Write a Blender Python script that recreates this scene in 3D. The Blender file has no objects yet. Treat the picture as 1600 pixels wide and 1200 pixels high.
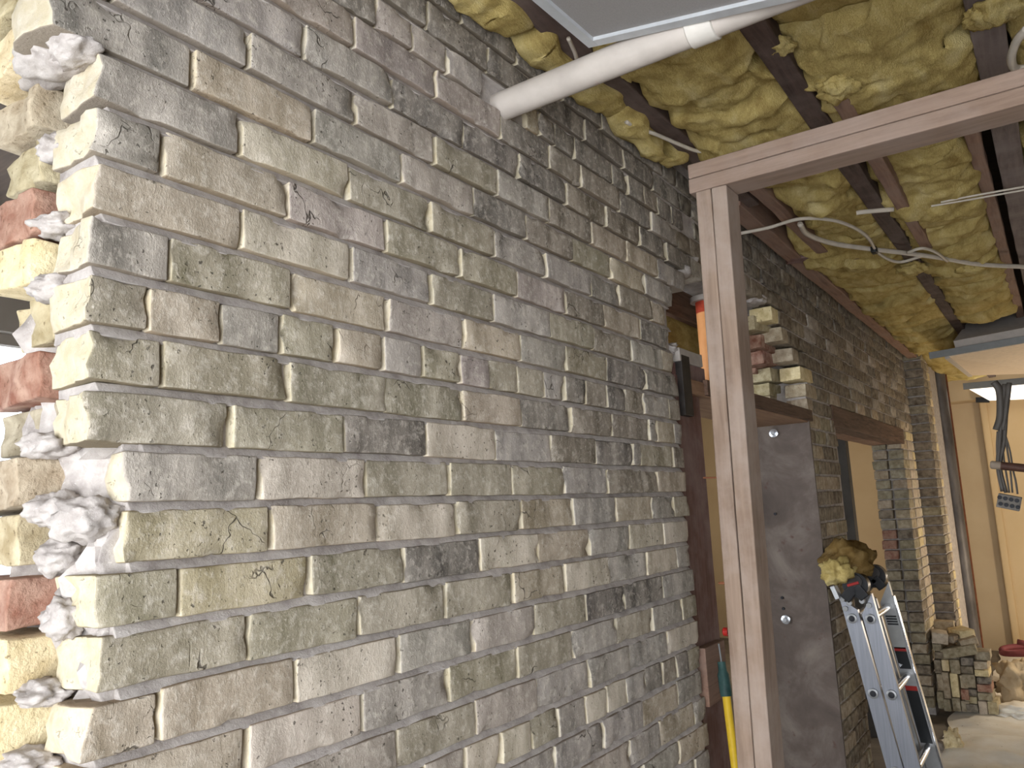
import bpy, bmesh, math, random
from mathutils import Vector, Matrix, noise, Euler

# ------------------------------------------------------------------ camera, world, lights, exposure
SC = bpy.context.scene
COL = SC.collection
rnd = random.Random(7)
FPX, YAW, PITCH, ROLL = 1253.55, math.radians(55.9976), math.radians(9.0748), math.radians(-2.8216)
CAM = Vector((0.0, -0.977, 1.6033))
_f = Vector((math.sin(YAW)*math.cos(PITCH), math.cos(YAW)*math.cos(PITCH), math.sin(PITCH)))
_r0 = Vector((math.cos(YAW), -math.sin(YAW), 0)); _u0 = _r0.cross(_f)
_r = math.cos(ROLL)*_r0 + math.sin(ROLL)*_u0
_u = -math.sin(ROLL)*_r0 + math.cos(ROLL)*_u0
cd = bpy.data.cameras.new('camera'); cam = bpy.data.objects.new('camera', cd); COL.objects.link(cam)
cd.sensor_fit = 'HORIZONTAL'; cd.sensor_width = 36.0; cd.lens = FPX*36.0/1600.0
cd.clip_start = 0.02; cd.clip_end = 100
cam.matrix_world = Matrix(((_r.x, _u.x, -_f.x, CAM.x), (_r.y, _u.y, -_f.y, CAM.y), (_r.z, _u.z, -_f.z, CAM.z), (0, 0, 0, 1)))
SC.camera = cam

def at(px, py, axis, val):
    """the point in the place that the photograph shows at this pixel, given one known world coordinate"""
    d = _f + _r*((px-800)/FPX) - _u*((py-600)/FPX)
    return CAM + d*((val-CAM[axis])/d[axis])

world = bpy.data.worlds.new('world'); SC.world = world; world.use_nodes = True
bg = world.node_tree.nodes['Background']; bg.inputs[0].default_value = (0.86, 0.93, 1.0, 1); bg.inputs[1].default_value = 5.0

def area(name, loc, direction, sx, sy, power, color, spread=180):
    l = bpy.data.lights.new(name, 'AREA'); l.shape = 'RECTANGLE'; l.size = sx; l.size_y = sy
    l.energy = power; l.color = color; l.spread = math.radians(spread)
    o = bpy.data.objects.new(name, l); COL.objects.link(o); o.location = loc
    o.rotation_euler = Vector(direction).to_track_quat('-Z', 'Y').to_euler(); return o
# daylight entering at the big window behind the camera's left shoulder, and at the window of the room beyond
area('window_daylight', (-1.22, -1.25, 1.35), (1, 0, 0), 2.5, 1.7, 124, (0.95, 0.97, 1.0))
area('window_daylight_beyond', (0.9, 2.4, 1.5), (0.2, -1, 0), 2.0, 1.6, 60, (0.95, 0.98, 1.0))
def point(name, loc, power, color, r):
    l = bpy.data.lights.new(name, 'POINT'); l.energy = power; l.color = color; l.shadow_soft_size = r
    o = bpy.data.objects.new(name, l); COL.objects.link(o); o.location = loc; return o
point('work_lamp', (7.55, -1.5, 0.9), 62, (1.0, 0.86, 0.68), 0.10)
point('work_lamp_beyond', (7.9, 1.7, 1.6), 36, (1.0, 0.86, 0.66), 0.12)
SC.view_settings.view_transform = 'Standard'; SC.view_settings.look = 'None'
SC.view_settings.gamma = 1.0; SC.view_settings.use_curve_mapping = False
SC.view_settings.exposure = 0.0
SC.cycles.use_denoising = True
SC.cycles.max_bounces = 8; SC.cycles.diffuse_bounces = 5
SC.cycles.sample_clamp_indirect = 8.0

# ------------------------------------------------------------------ materials
def srgb(r, g, b):
    f = lambda c: (c/255)/12.92 if c/255 <= 0.04045 else (((c/255)+0.055)/1.055)**2.4
    return (f(r), f(g), f(b), 1)

class NT:
    def __init__(s, name):
        s.m = bpy.data.materials.new(name); s.m.use_nodes = True
        s.t = s.m.node_tree; s.n = s.t.nodes; s.b = s.n['Principled BSDF']
        s.b.inputs['Roughness'].default_value = 0.85
        s.b.inputs['Specular IOR Level'].default_value = 0.25
    def node(s, typ, **kw):
        n = s.n.new(typ)
        for k, v in kw.items():
            if k.startswith('in_'):
                key = k[3:]; key = int(key) if key.isdigit() else key.replace('_', ' ')
                if hasattr(v, 'is_output'): s.t.links.new(v, n.inputs[key])
                else: n.inputs[key].default_value = v
            else: setattr(n, k, v)
        return n
    def link(s, a, b): s.t.links.new(a, b)
    def coord(s, scale=(1, 1, 1), per_object=True):
        tc = s.node('ShaderNodeTexCoord'); out = tc.outputs['Object']
        if per_object:
            oi = s.node('ShaderNodeObjectInfo')
            mu = s.node('ShaderNodeMath', operation='MULTIPLY', in_0=oi.outputs['Random'], in_1=37.0)
            ad = s.node('ShaderNodeVectorMath', operation='ADD', in_0=out, in_1=mu.outputs[0]); out = ad.outputs[0]
        mp = s.node('ShaderNodeMapping', in_Vector=out, in_Scale=scale)
        return mp.outputs[0]
    def noise(s, vec, scale, detail=4, rough=0.55, dist=0.0):
        return s.node('ShaderNodeTexNoise', in_Vector=vec, in_Scale=scale, in_Detail=detail, in_Roughness=rough, in_Distortion=dist).outputs['Fac']
    def ramp(s, fac, stops):
        r = s.node('ShaderNodeValToRGB', in_Fac=fac); e = r.color_ramp.elements
        while len(e) > 1: e.remove(e[-1])
        e[0].position, e[0].color = stops[0][0], stops[0][1]
        for p, c in stops[1:]:
            x = e.new(p); x.color = c
        return r.outputs[0]
    def fac(s, fac, a, b):
        return s.node('ShaderNodeMapRange', in_Value=fac, in_From_Min=a, in_From_Max=b).outputs[0]
    def mix(s, fac, a, b, mode='MIX'):
        n = s.node('ShaderNodeMix', data_type='RGBA', blend_type=mode)
        for sock, v in ((n.inputs[0], fac), (n.inputs[6], a), (n.inputs[7], b)):
            if hasattr(v, 'is_output'): s.link(v, sock)
            else: sock.default_value = v
        return n.outputs[2]
    def math(s, op, a, b=0.0):
        return s.node('ShaderNodeMath', operation=op, in_0=a, in_1=b).outputs[0]
    def bump(s, h, strength=0.4, dist=0.004):
        b = s.node('ShaderNodeBump', in_Height=h, in_Strength=strength, in_Distance=dist)
        s.link(b.outputs[0], s.b.inputs['Normal'])
    def color(s, c):
        if hasattr(c, 'is_output'): s.link(c, s.b.inputs['Base Color'])
        else: s.b.inputs['Base Color'].default_value = c

def mat_simple(name, c1, c2, scale=8, rough=0.8, metal=0.0, bump=0.3, bdist=0.002, stretch=(1, 1, 1), bscale=None, spec=0.25):
    k = NT(name); v = k.coord(stretch)
    n = k.noise(v, scale, 6, 0.6); k.color(k.ramp(n, [(0.3, c1), (0.7, c2)]))
    if bump: k.bump(k.noise(v, bscale or scale*6, 5, 0.6), bump, bdist)
    k.b.inputs['Roughness'].default_value = rough; k.b.inputs['Metallic'].default_value = metal
    k.b.inputs['Specular IOR Level'].default_value = spec
    return k.m

def mat_brick():
    k = NT('stock_brick'); v = k.coord()
    vs = k.coord((1.0, 1.0, 0.28))
    oi = k.node('ShaderNodeObjectInfo'); oc = oi.outputs['Color']
    big = k.noise(vs, 17, 4, 0.6); med = k.noise(v, 60, 5, 0.65); fine = k.noise(k.coord((1.0, 1.0, 0.6)), 260, 4, 0.75)
    dark = k.mix(1.0, oc, (0.60, 0.60, 0.57, 1), 'MULTIPLY'); light = k.mix(0.34, oc, srgb(226, 214, 198))
    face = k.mix(k.fac(big, 0.30, 0.70), dark, light)
    face = k.mix(k.math('MULTIPLY', k.fac(med, 0.50, 0.72), 0.50), face, srgb(218, 208, 194))
    face = k.mix(k.math('MULTIPLY', k.fac(fine, 0.58, 0.72), 0.70), face, srgb(224, 214, 200))
    # pits and hairline cracks
    pit = k.fac(k.noise(v, 130, 3, 0.6), 0.36, 0.31)
    pitm = k.math('MULTIPLY', pit, k.fac(k.noise(v, 14, 2), 0.44, 0.56))
    vor = k.node('ShaderNodeTexVoronoi', feature='DISTANCE_TO_EDGE', in_Vector=k.node('ShaderNodeVectorMath', operation='ADD', in_0=v,
              in_1=k.node('ShaderNodeVectorMath', operation='SCALE', in_0=k.node('ShaderNodeTexNoise', in_Vector=v, in_Scale=28.0).outputs['Color'], in_Scale=0.05).outputs[0]).outputs[0], in_Scale=11.0).outputs['Distance']
    crack = k.math('MULTIPLY', k.fac(vor, 0.014, 0.004), k.fac(k.noise(v, 7, 2), 0.60, 0.66))
    hole = k.math('MAXIMUM', pitm, crack)
    face = k.mix(k.math('MULTIPLY', hole, 0.8), face, srgb(70, 64, 56))
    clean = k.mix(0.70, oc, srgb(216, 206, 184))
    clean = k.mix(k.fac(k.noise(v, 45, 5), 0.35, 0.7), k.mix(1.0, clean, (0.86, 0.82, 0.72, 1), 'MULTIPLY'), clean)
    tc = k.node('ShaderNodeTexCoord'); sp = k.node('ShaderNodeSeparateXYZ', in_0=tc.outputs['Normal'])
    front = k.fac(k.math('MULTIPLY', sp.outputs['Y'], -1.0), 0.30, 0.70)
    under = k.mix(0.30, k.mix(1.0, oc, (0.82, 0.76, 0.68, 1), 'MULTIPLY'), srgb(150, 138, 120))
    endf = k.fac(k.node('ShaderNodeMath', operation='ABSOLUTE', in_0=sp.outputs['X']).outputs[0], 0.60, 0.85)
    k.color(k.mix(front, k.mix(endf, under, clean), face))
    h = k.math('ADD', k.math('MULTIPLY', med, 0.55), k.math('MULTIPLY', fine, 0.35))
    h = k.math('SUBTRACT', h, k.math('MULTIPLY', hole, 0.9))
    k.bump(h, 0.75, 0.0055); k.b.inputs['Roughness'].default_value = 0.92
    return k.m
def mat_plainbrick():
    k = NT('broken_brick'); v = k.coord(); oi = k.node('ShaderNodeObjectInfo'); oc = oi.outputs['Color']
    c = k.mix(k.fac(k.noise(v, 30, 5), 0.32, 0.68), k.mix(1.0, oc, (0.70, 0.66, 0.60, 1), 'MULTIPLY'), k.mix(0.25, oc, srgb(235, 222, 196)))
    pit = k.fac(k.noise(v, 120, 3), 0.36, 0.30)
    k.color(k.mix(k.math('MULTIPLY', pit, 0.6), c, srgb(90, 74, 54)))
    k.bump(k.noise(v, 110, 5, 0.65), 0.6, 0.006); k.b.inputs['Roughness'].default_value = 0.93
    return k.m
def mat_mortar():
    k = NT('lime_mortar'); v = k.coord(per_object=False)
    n = k.noise(v, 26, 6, 0.65); c = k.ramp(n, [(0.28, srgb(140, 132, 127)), (0.5, srgb(173, 165, 159)), (0.72, srgb(195, 188, 182))])
    sp = k.fac(k.noise(v, 300, 2), 0.66, 0.74); c = k.mix(k.math('MULTIPLY', sp, 0.5), c, srgb(225, 218, 210))
    k.color(c); k.bump(k.noise(v, 150, 6, 0.7), 0.5, 0.004); k.b.inputs['Roughness'].default_value = 0.95
    return k.m
def mat_wood(name, a, b, dusty=None, axis='x', rough=0.8):
    k = NT(name); st = {'x': (1.2, 16, 16), 'y': (16, 1.2, 16), 'z': (16, 16, 1.2)}[axis]
    v = k.coord(st); n = k.noise(v, 4, 6, 0.6, 0.6); c = k.ramp(n, [(0.3, a), (0.7, b)])
    kn = k.fac(k.noise(k.coord(tuple(0.35*x for x in st)), 3, 2), 0.30, 0.24); c = k.mix(k.math('MULTIPLY', kn, 0.55), c, k.mix(1.0, a, (0.4, 0.36, 0.34, 1), 'MULTIPLY'))
    if dusty: c = k.mix(k.fac(k.noise(k.coord(), 5, 5, 0.65), 0.42, 0.72), c, dusty)
    k.color(c); k.bump(k.noise(v, 9, 5, 0.6), 0.25, 0.002); k.b.inputs['Roughness'].default_value = rough
    return k.m
def mat_insulation(name='glass_wool', tint=(1, 1, 1, 1)):
    k = NT(name); v = k.coord((1, 2.2, 2.2), False); n = k.noise(v, 6, 7, 0.66, 0.5)
    c = k.ramp(n, [(0.26, srgb(156, 132, 78)), (0.5, srgb(204, 182, 120)), (0.74, srgb(230, 214, 162))])
    f = k.noise(k.coord((6, 24, 24), False), 12, 4, 0.7, 1.0); c = k.mix(k.fac(f, 0.35, 0.7), k.mix(1.0, c, (0.78, 0.76, 0.66, 1), 'MULTIPLY'), c)
    k.color(k.mix(1.0, c, tint, 'MULTIPLY')); k.bump(k.math('ADD', f, k.noise(v, 40, 6, 0.7)), 0.8, 0.007)
    k.b.inputs['Roughness'].default_value = 1.0; k.b.inputs['Specular IOR Level'].default_value = 0.05
    return k.m
def mat_steel():
    k = NT('dusty_steel_plate'); v = k.coord()
    n = k.noise(v, 4.5, 6, 0.62, 0.4); c = k.ramp(n, [(0.25, srgb(66, 56, 50)), (0.5, srgb(90, 79, 72)), (0.78, srgb(126, 115, 106))])
    c = k.mix(k.fac(k.noise(v, 20, 5), 0.64, 0.74), c, srgb(84, 62, 56)); k.color(c)
    k.bump(k.noise(v, 60, 5), 0.15, 0.002); k.b.inputs['Roughness'].default_value = 0.62; k.b.inputs['Metallic'].default_value = 0.1
    return k.m
def mat_pipe():
    k = NT('cream_plastic_pipe'); v = k.coord()
    c = k.ramp(k.noise(v, 9, 5), [(0.3, srgb(166, 157, 149)), (0.7, srgb(192, 183, 174))])
    red = k.math('MULTIPLY', k.fac(k.noise(k.coord((1, 8, 8), False), 14, 3), 0.62, 0.70), k.fac(k.noise(v, 5, 1), 0.52, 0.6))
    c = k.mix(k.math('MULTIPLY', red, 0.45), c, srgb(170, 90, 84)); k.color(c); k.b.inputs['Roughness'].default_value = 0.5
    return k.m
def mat_sheet():
    k = NT('dust_sheet'); v = k.coord(); c = k.ramp(k.noise(v, 3, 6, 0.65), [(0.3, srgb(222, 212, 192)), (0.65, srgb(244, 240, 230))])
    c = k.mix(k.fac(k.noise(v, 40, 2), 0.72, 0.76), c, srgb(120, 104, 84)); k.color(c); k.bump(k.noise(v, 10, 5), 0.3, 0.01)
    return k.m
def mat_flat(name, c, rough=0.5, metal=0.0, emit=None):
    k = NT(name); v = k.coord(); k.color(k.mix(k.fac(k.noise(v, 30, 4), 0.3, 0.7), k.mix(1.0, c, (0.86, 0.86, 0.86, 1), 'MULTIPLY'), c))
    k.b.inputs['Roughness'].default_value = rough; k.b.inputs['Metallic'].default_value = metal
    if emit: k.b.inputs['Emission Color'].default_value = emit[0]; k.b.inputs['Emission Strength'].default_value = emit[1]
    return k.m

M = dict(
    brick=mat_brick(), rough_brick=mat_plainbrick(), mortar=mat_mortar(),
    stud=mat_wood('dusty_pine', srgb(116, 97, 83), srgb(142, 122, 106), srgb(152, 137, 126), 'z'),
    plate=mat_wood('dusty_pine_plate', srgb(116, 96, 82), srgb(140, 119, 104), srgb(138, 121, 110), 'y'),
    joist=mat_wood('old_dark_joist', srgb(54, 42, 38), srgb(90, 72, 66), srgb(104, 90, 84), 'x'),
    batten=mat_wood('brown_batten', srgb(112, 84, 70), srgb(146, 116, 98), srgb(136, 114, 102), 'x'),
    greyjoist=mat_wood('greyish_joist', srgb(84, 72, 68), srgb(116, 102, 96), srgb(124, 112, 108), 'x'),
    frame=mat_wood('red_brown_stained_wood', srgb(92, 62, 54), srgb(124, 92, 84), srgb(140, 120, 116), 'z'),
    frame_dark=mat_wood('dark_brown_wood', srgb(66, 46, 38), srgb(88, 62, 50), None, 'z'),
    head=mat_wood('tan_head_board', srgb(128, 98, 76), srgb(158, 126, 100), None, 'x'),
    lintel=mat_wood('dark_old_lintel', srgb(66, 50, 42), srgb(116, 90, 74), None, 'x'),
    wool=mat_insulation(), wool_brown=mat_insulation('weathered_wool', (0.40, 0.33, 0.30, 1)),
    steel=mat_steel(), pipe=mat_pipe(), sheet=mat_sheet(),
    pipe_cut=mat_flat('white_coupling', srgb(206, 200, 191), 0.45),
    panel=mat_simple('prismatic_diffuser', srgb(136, 132, 130), srgb(146, 142, 139), 300, 0.6, 0, 0.4, 0.001),
    panel_frame=mat_flat('pale_grey_metal', srgb(188, 190, 192), 0.45, 0.2),
    grid=mat_flat('grey_metal_rail', srgb(126, 128, 128), 0.5, 0.3),
    troffer=mat_flat('white_enamel', srgb(190, 182, 174), 0.5),
    opal=mat_flat('opal_diffuser', srgb(222, 204, 182), 0.6),
    lit=mat_flat('lit_diffuser', srgb(255, 250, 240), 0.6, 0, (srgb(255, 246, 232), 1.6)),
    cable=mat_flat('white_cable', srgb(188, 178, 164), 0.5), darkcable=mat_flat('grey_cable', srgb(78, 72, 66), 0.5),
    black=mat_flat('black_plastic', srgb(28, 28, 30), 0.4), alu=mat_simple('brushed_aluminium', srgb(128, 130, 137), srgb(148, 150, 157), 6, 0.40, 0.7, 0.15, 0.0005, (30, 30, 1), 20, 0.5),
    alu_in=mat_flat('dull_aluminium', srgb(142, 142, 142), 0.45, 0.6), rungm=mat_flat('bright_aluminium', srgb(214, 214, 216), 0.22, 0.9),
    red=mat_flat('red_plastic', srgb(150, 34, 28), 0.4), sticker=mat_flat('black_sticker', srgb(26, 28, 30), 0.35), sticker_grey=mat_flat('grey_sticker', srgb(150, 150, 148), 0.4),
    hole=mat_flat('dark_rung_hole', srgb(40, 40, 44), 0.6), bolt=mat_flat('bright_zinc', srgb(216, 220, 226), 0.25, 0.8),
    orange=mat_simple('orange_pipe', srgb(206, 140, 84), srgb(222, 158, 102), 12, 0.6), orange_red=mat_simple('red_oxide_paint', srgb(150, 52, 34), srgb(190, 76, 48), 40, 0.7),
    yellow=mat_flat('yellow_pole', srgb(226, 188, 54), 0.4), green=mat_simple('dark_green_grip', srgb(34, 60, 58), srgb(62, 92, 88), 30, 0.55),
    blackiron=mat_simple('black_cast_iron', srgb(62, 58, 56), srgb(120, 114, 110), 7, 0.5, 0.3, 0.3, 0.003, (1, 1, 0.3)), rust=mat_simple('rusty_edge', srgb(92, 56, 36), srgb(124, 76, 50), 20),
    plaster=mat_simple('tan_plaster', srgb(184, 162, 130), srgb(192, 171, 139), 3, 0.9, 0, 0.1), plaster_b=mat_simple('yellow_plaster', srgb(206, 180, 138), srgb(212, 187, 147), 3, 0.9, 0, 0.1),
    white=mat_simple('white_plaster', srgb(136, 128, 118), srgb(150, 142, 132), 3, 0.9, 0, 0.1), deck=mat_wood('dark_boards', srgb(52, 42, 34), srgb(74, 60, 48), None, 'y'),
    floor=mat_simple('dusty_concrete', srgb(108, 100, 90), srgb(136, 127, 114), 5, 0.9), pink=mat_flat('dusty_pink_hose', srgb(118, 60, 62), 0.6),
    sack=mat_simple('beige_cloth', srgb(160, 142, 114), srgb(204, 186, 156), 5, 0.95, 0, 0.4, 0.01), dsack=mat_simple('dark_cloth', srgb(58, 50, 42), srgb(88, 78, 64), 5, 0.95, 0, 0.4, 0.01),
    postgrey=mat_simple('dark_grey_paint', srgb(66, 62, 57), srgb(82, 77, 71), 10, 0.7),
    block=mat_simple('grey_terminal_block', srgb(92, 86, 80), srgb(112, 106, 98), 40, 0.6), bracket=mat_simple('black_bracket', srgb(40, 36, 34), srgb(58, 52, 48), 20, 0.6), brownpole=mat_simple('brown_pole', srgb(62, 40, 32), srgb(80, 54, 44), 20, 0.6),
    poletip=mat_simple('grey_pole_end', srgb(122, 108, 94), srgb(140, 126, 110), 30, 0.7), pale=mat_flat('pale_grey_paint', srgb(176, 168, 160), 0.7), glass=None)
g = NT('window_glass'); g.b.inputs['Transmission Weight'].default_value = 1.0; g.b.inputs['Roughness'].default_value = 0.0; g.b.inputs['IOR'].default_value = 1.05; g.color((0.97, 0.98, 1, 1)); M['glass'] = g.m

# ------------------------------------------------------------------ object helpers
def mesh(name, V, F, smooth=False, sharp=None):
    me = bpy.data.meshes.new(name); me.from_pydata([tuple(v) for v in V], [], F); me.update()
    if smooth:
        me.polygons.foreach_set('use_smooth', [True]*len(me.polygons))
        if sharp: me.set_sharp_from_angle(angle=math.radians(sharp))
    return me
def put(name, me, mat, parent=None, loc=None, rot=None, color=None, scale=None):
    o = bpy.data.objects.new(name, me); COL.objects.link(o)
    if mat is not None and not me.materials: me.materials.append(mat)
    if parent is not None: o.parent = parent
    if loc is not None: o.location = Vector(loc) - (parent.location if parent is not None and parent.parent is None else (Vector((0, 0, 0)) if parent is None else parent.location + parent.parent.location))
    elif parent is not None:
        o.location = -(parent.location if parent.parent is None else parent.location + parent.parent.location)
    if rot is not None: o.rotation_euler = rot
    if scale is not None: o.scale = scale
    if color is not None: o.color = color
    return o
def tag(o, label, cat, group=None):
    o['label'] = label; o['category'] = cat
    if group: o['group'] = group
    return o
def struct(o, label=None):
    o['kind'] = 'structure'
    if label: o['label'] = label
    return o
def thing(name, label, cat, loc, group=None):
    o = bpy.data.objects.new(name, None); COL.objects.link(o); o.location = loc; o.empty_display_size = 0.05
    return tag(o, label, cat, group)

def lin(h, r, n):
    """grid coordinates along one side of a box: dense at the rounded edge"""
    if r <= 0: return [-h + 2*h*i/n for i in range(n+1)]
    a = -h + r; b = h - r
    mid = [a + (b-a)*i/n for i in range(n+1)]
    return [-h, -h + r*0.4] + mid + [h - r*0.4, h]
def rbox(hx, hy, hz, r=0.004, n=(4, 1, 2), amp=0.0, freq=20.0, seed=0, fn=None):
    """a box with rounded, uneven edges (verts, faces), centred on the origin"""
    X, Y, Z = lin(hx, r, n[0]), lin(hy, r, n[1]), lin(hz, r, n[2]); idx = {}; V = []; F = []
    nx, ny, nz = len(X)-1, len(Y)-1, len(Z)-1
    def vid(i, j, k):
        key = (i, j, k)
        if key in idx: return idx[key]
        p = Vector((X[i], Y[j], Z[k]))
        if r > 0:
            q = Vector((max(-hx+r, min(hx-r, p.x)), max(-hy+r, min(hy-r, p.y)), max(-hz+r, min(hz-r, p.z))))
            d = p - q
            if d.length > 1e-9: p = q + d.normalized()*r
        if amp: p = p + noise.noise_vector(p*freq + Vector((seed*3.1, seed*1.7, seed*0.9)))*amp
        if fn: p = fn(p)
        idx[key] = len(V); V.append(p); return idx[key]
    for i in range(nx):
        for k in range(nz):
            F.append((vid(i, 0, k), vid(i+1, 0, k), vid(i+1, 0, k+1), vid(i, 0, k+1)))
            F.append((vid(i, ny, k), vid(i, ny, k+1), vid(i+1, ny, k+1), vid(i+1, ny, k)))
    for j in range(ny):
        for k in range(nz):
            F.append((vid(0, j, k), vid(0, j, k+1), vid(0, j+1, k+1), vid(0, j+1, k)))
            F.append((vid(nx, j, k), vid(nx, j+1, k), vid(nx, j+1, k+1), vid(nx, j, k+1)))
    for i in range(nx):
        for j in range(ny):
            F.append((vid(i, j, 0), vid(i, j+1, 0), vid(i+1, j+1, 0), vid(i+1, j, 0)))
            F.append((vid(i, j, nz), vid(i+1, j, nz), vid(i+1, j+1, nz), vid(i, j+1, nz)))
    return V, F
class Acc:
    """collects several shapes that make up ONE part"""
    def __init__(s): s.V = []; s.F = []
    def add(s, VF, loc=(0, 0, 0), rot=None):
        V, F = VF; b = len(s.V); loc = Vector(loc)
        R = Euler(rot).to_matrix() if rot is not None else None
        for v in V: s.V.append((R @ Vector(v) if R else Vector(v)) + loc)
        s.F += [tuple(i+b for i in f) for f in F]; return s
    def mesh(s, name, smooth=False, sharp=None): return mesh(name, s.V, s.F, smooth, sharp)
def box(x0, x1, y0, y1, z0, z1):
    V = [(x, y, z) for x in (x0, x1) for y in (y0, y1) for z in (z0, z1)]
    return V, [(0, 1, 3, 2), (4, 6, 7, 5), (0, 4, 5, 1), (2, 3, 7, 6), (0, 2, 6, 4), (1, 5, 7, 3)]
def beam(a, b, w, h, r=0.003, n=8, amp=0.0015, up=(0, 0, 1), seed=0):
    """a squared timber from a to b: w across, h along 'up'"""
    a, b = Vector(a), Vector(b); L = (b-a).length; d = (b-a)/L; up = Vector(up)
    side = up.cross(d).normalized(); up = d.cross(side).normalized()
    V, F = rbox(L/2, w/2, h/2, r, (n, 1, 1), amp, 7.0, seed); c = (a+b)/2
    return [c + d*v.x + side*v.y + up*v.z for v in V], F
def tube(pts, r, n=10, caps=True):
    pts = [Vector(p) for p in pts]; V = []; F = []; m = len(pts)
    rr = r if isinstance(r, (list, tuple)) else [r]*m
    t0 = (pts[1]-pts[0]).normalized(); nrm = t0.orthogonal().normalized()
    for i, p in enumerate(pts):
        t = (pts[min(i+1, m-1)] - pts[max(i-1, 0)]).normalized()
        nrm = (nrm - t*nrm.dot(t)).normalized(); bn = t.cross(nrm)
        for k in range(n):
            a = 2*math.pi*k/n; V.append(p + (nrm*math.cos(a) + bn*math.sin(a))*rr[i])
    for i in range(m-1):
        for k in range(n):
            a = i*n+k; b = i*n+(k+1) % n; F.append((a, b, b+n, a+n))
    if caps: F.append(tuple(reversed(range(n)))); F.append(tuple(range((m-1)*n, m*n)))
    return V, F
def spline(pts, sub=8):
    pts = [Vector(p) for p in pts]; out = []
    P = [pts[0]*2-pts[1]] + pts + [pts[-1]*2-pts[-2]]
    for i in range(1, len(P)-2):
        for j in range(sub):
            t = j/sub; a, b, c, d = P[i-1], P[i], P[i+1], P[i+2]
            out.append(0.5*((2*b) + (c-a)*t + (2*a-5*b+4*c-d)*t*t + (3*b-a-3*c+d)*t**3))
    out.append(pts[-1]); return out
def fbm(p, o=4):
    return noise.fractal(p, 0.6, 2.1, o, noise_basis='PERLIN_ORIGINAL')

# ------------------------------------------------------------------ the brick wall
H = 0.075; Z0 = 2.24                       # course pitch; underside of course 0
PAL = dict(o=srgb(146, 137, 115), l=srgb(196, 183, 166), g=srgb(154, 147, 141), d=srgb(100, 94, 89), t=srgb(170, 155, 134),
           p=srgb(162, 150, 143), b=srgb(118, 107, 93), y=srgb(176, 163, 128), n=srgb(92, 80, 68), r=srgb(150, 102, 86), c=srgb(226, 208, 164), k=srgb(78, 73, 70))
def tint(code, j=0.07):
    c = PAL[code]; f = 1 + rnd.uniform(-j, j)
    return (c[0]*f, c[1]*f*(1+rnd.uniform(-0.02, 0.02)), c[2]*f*(1+rnd.uniform(-0.05, 0.05)), 1)

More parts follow.
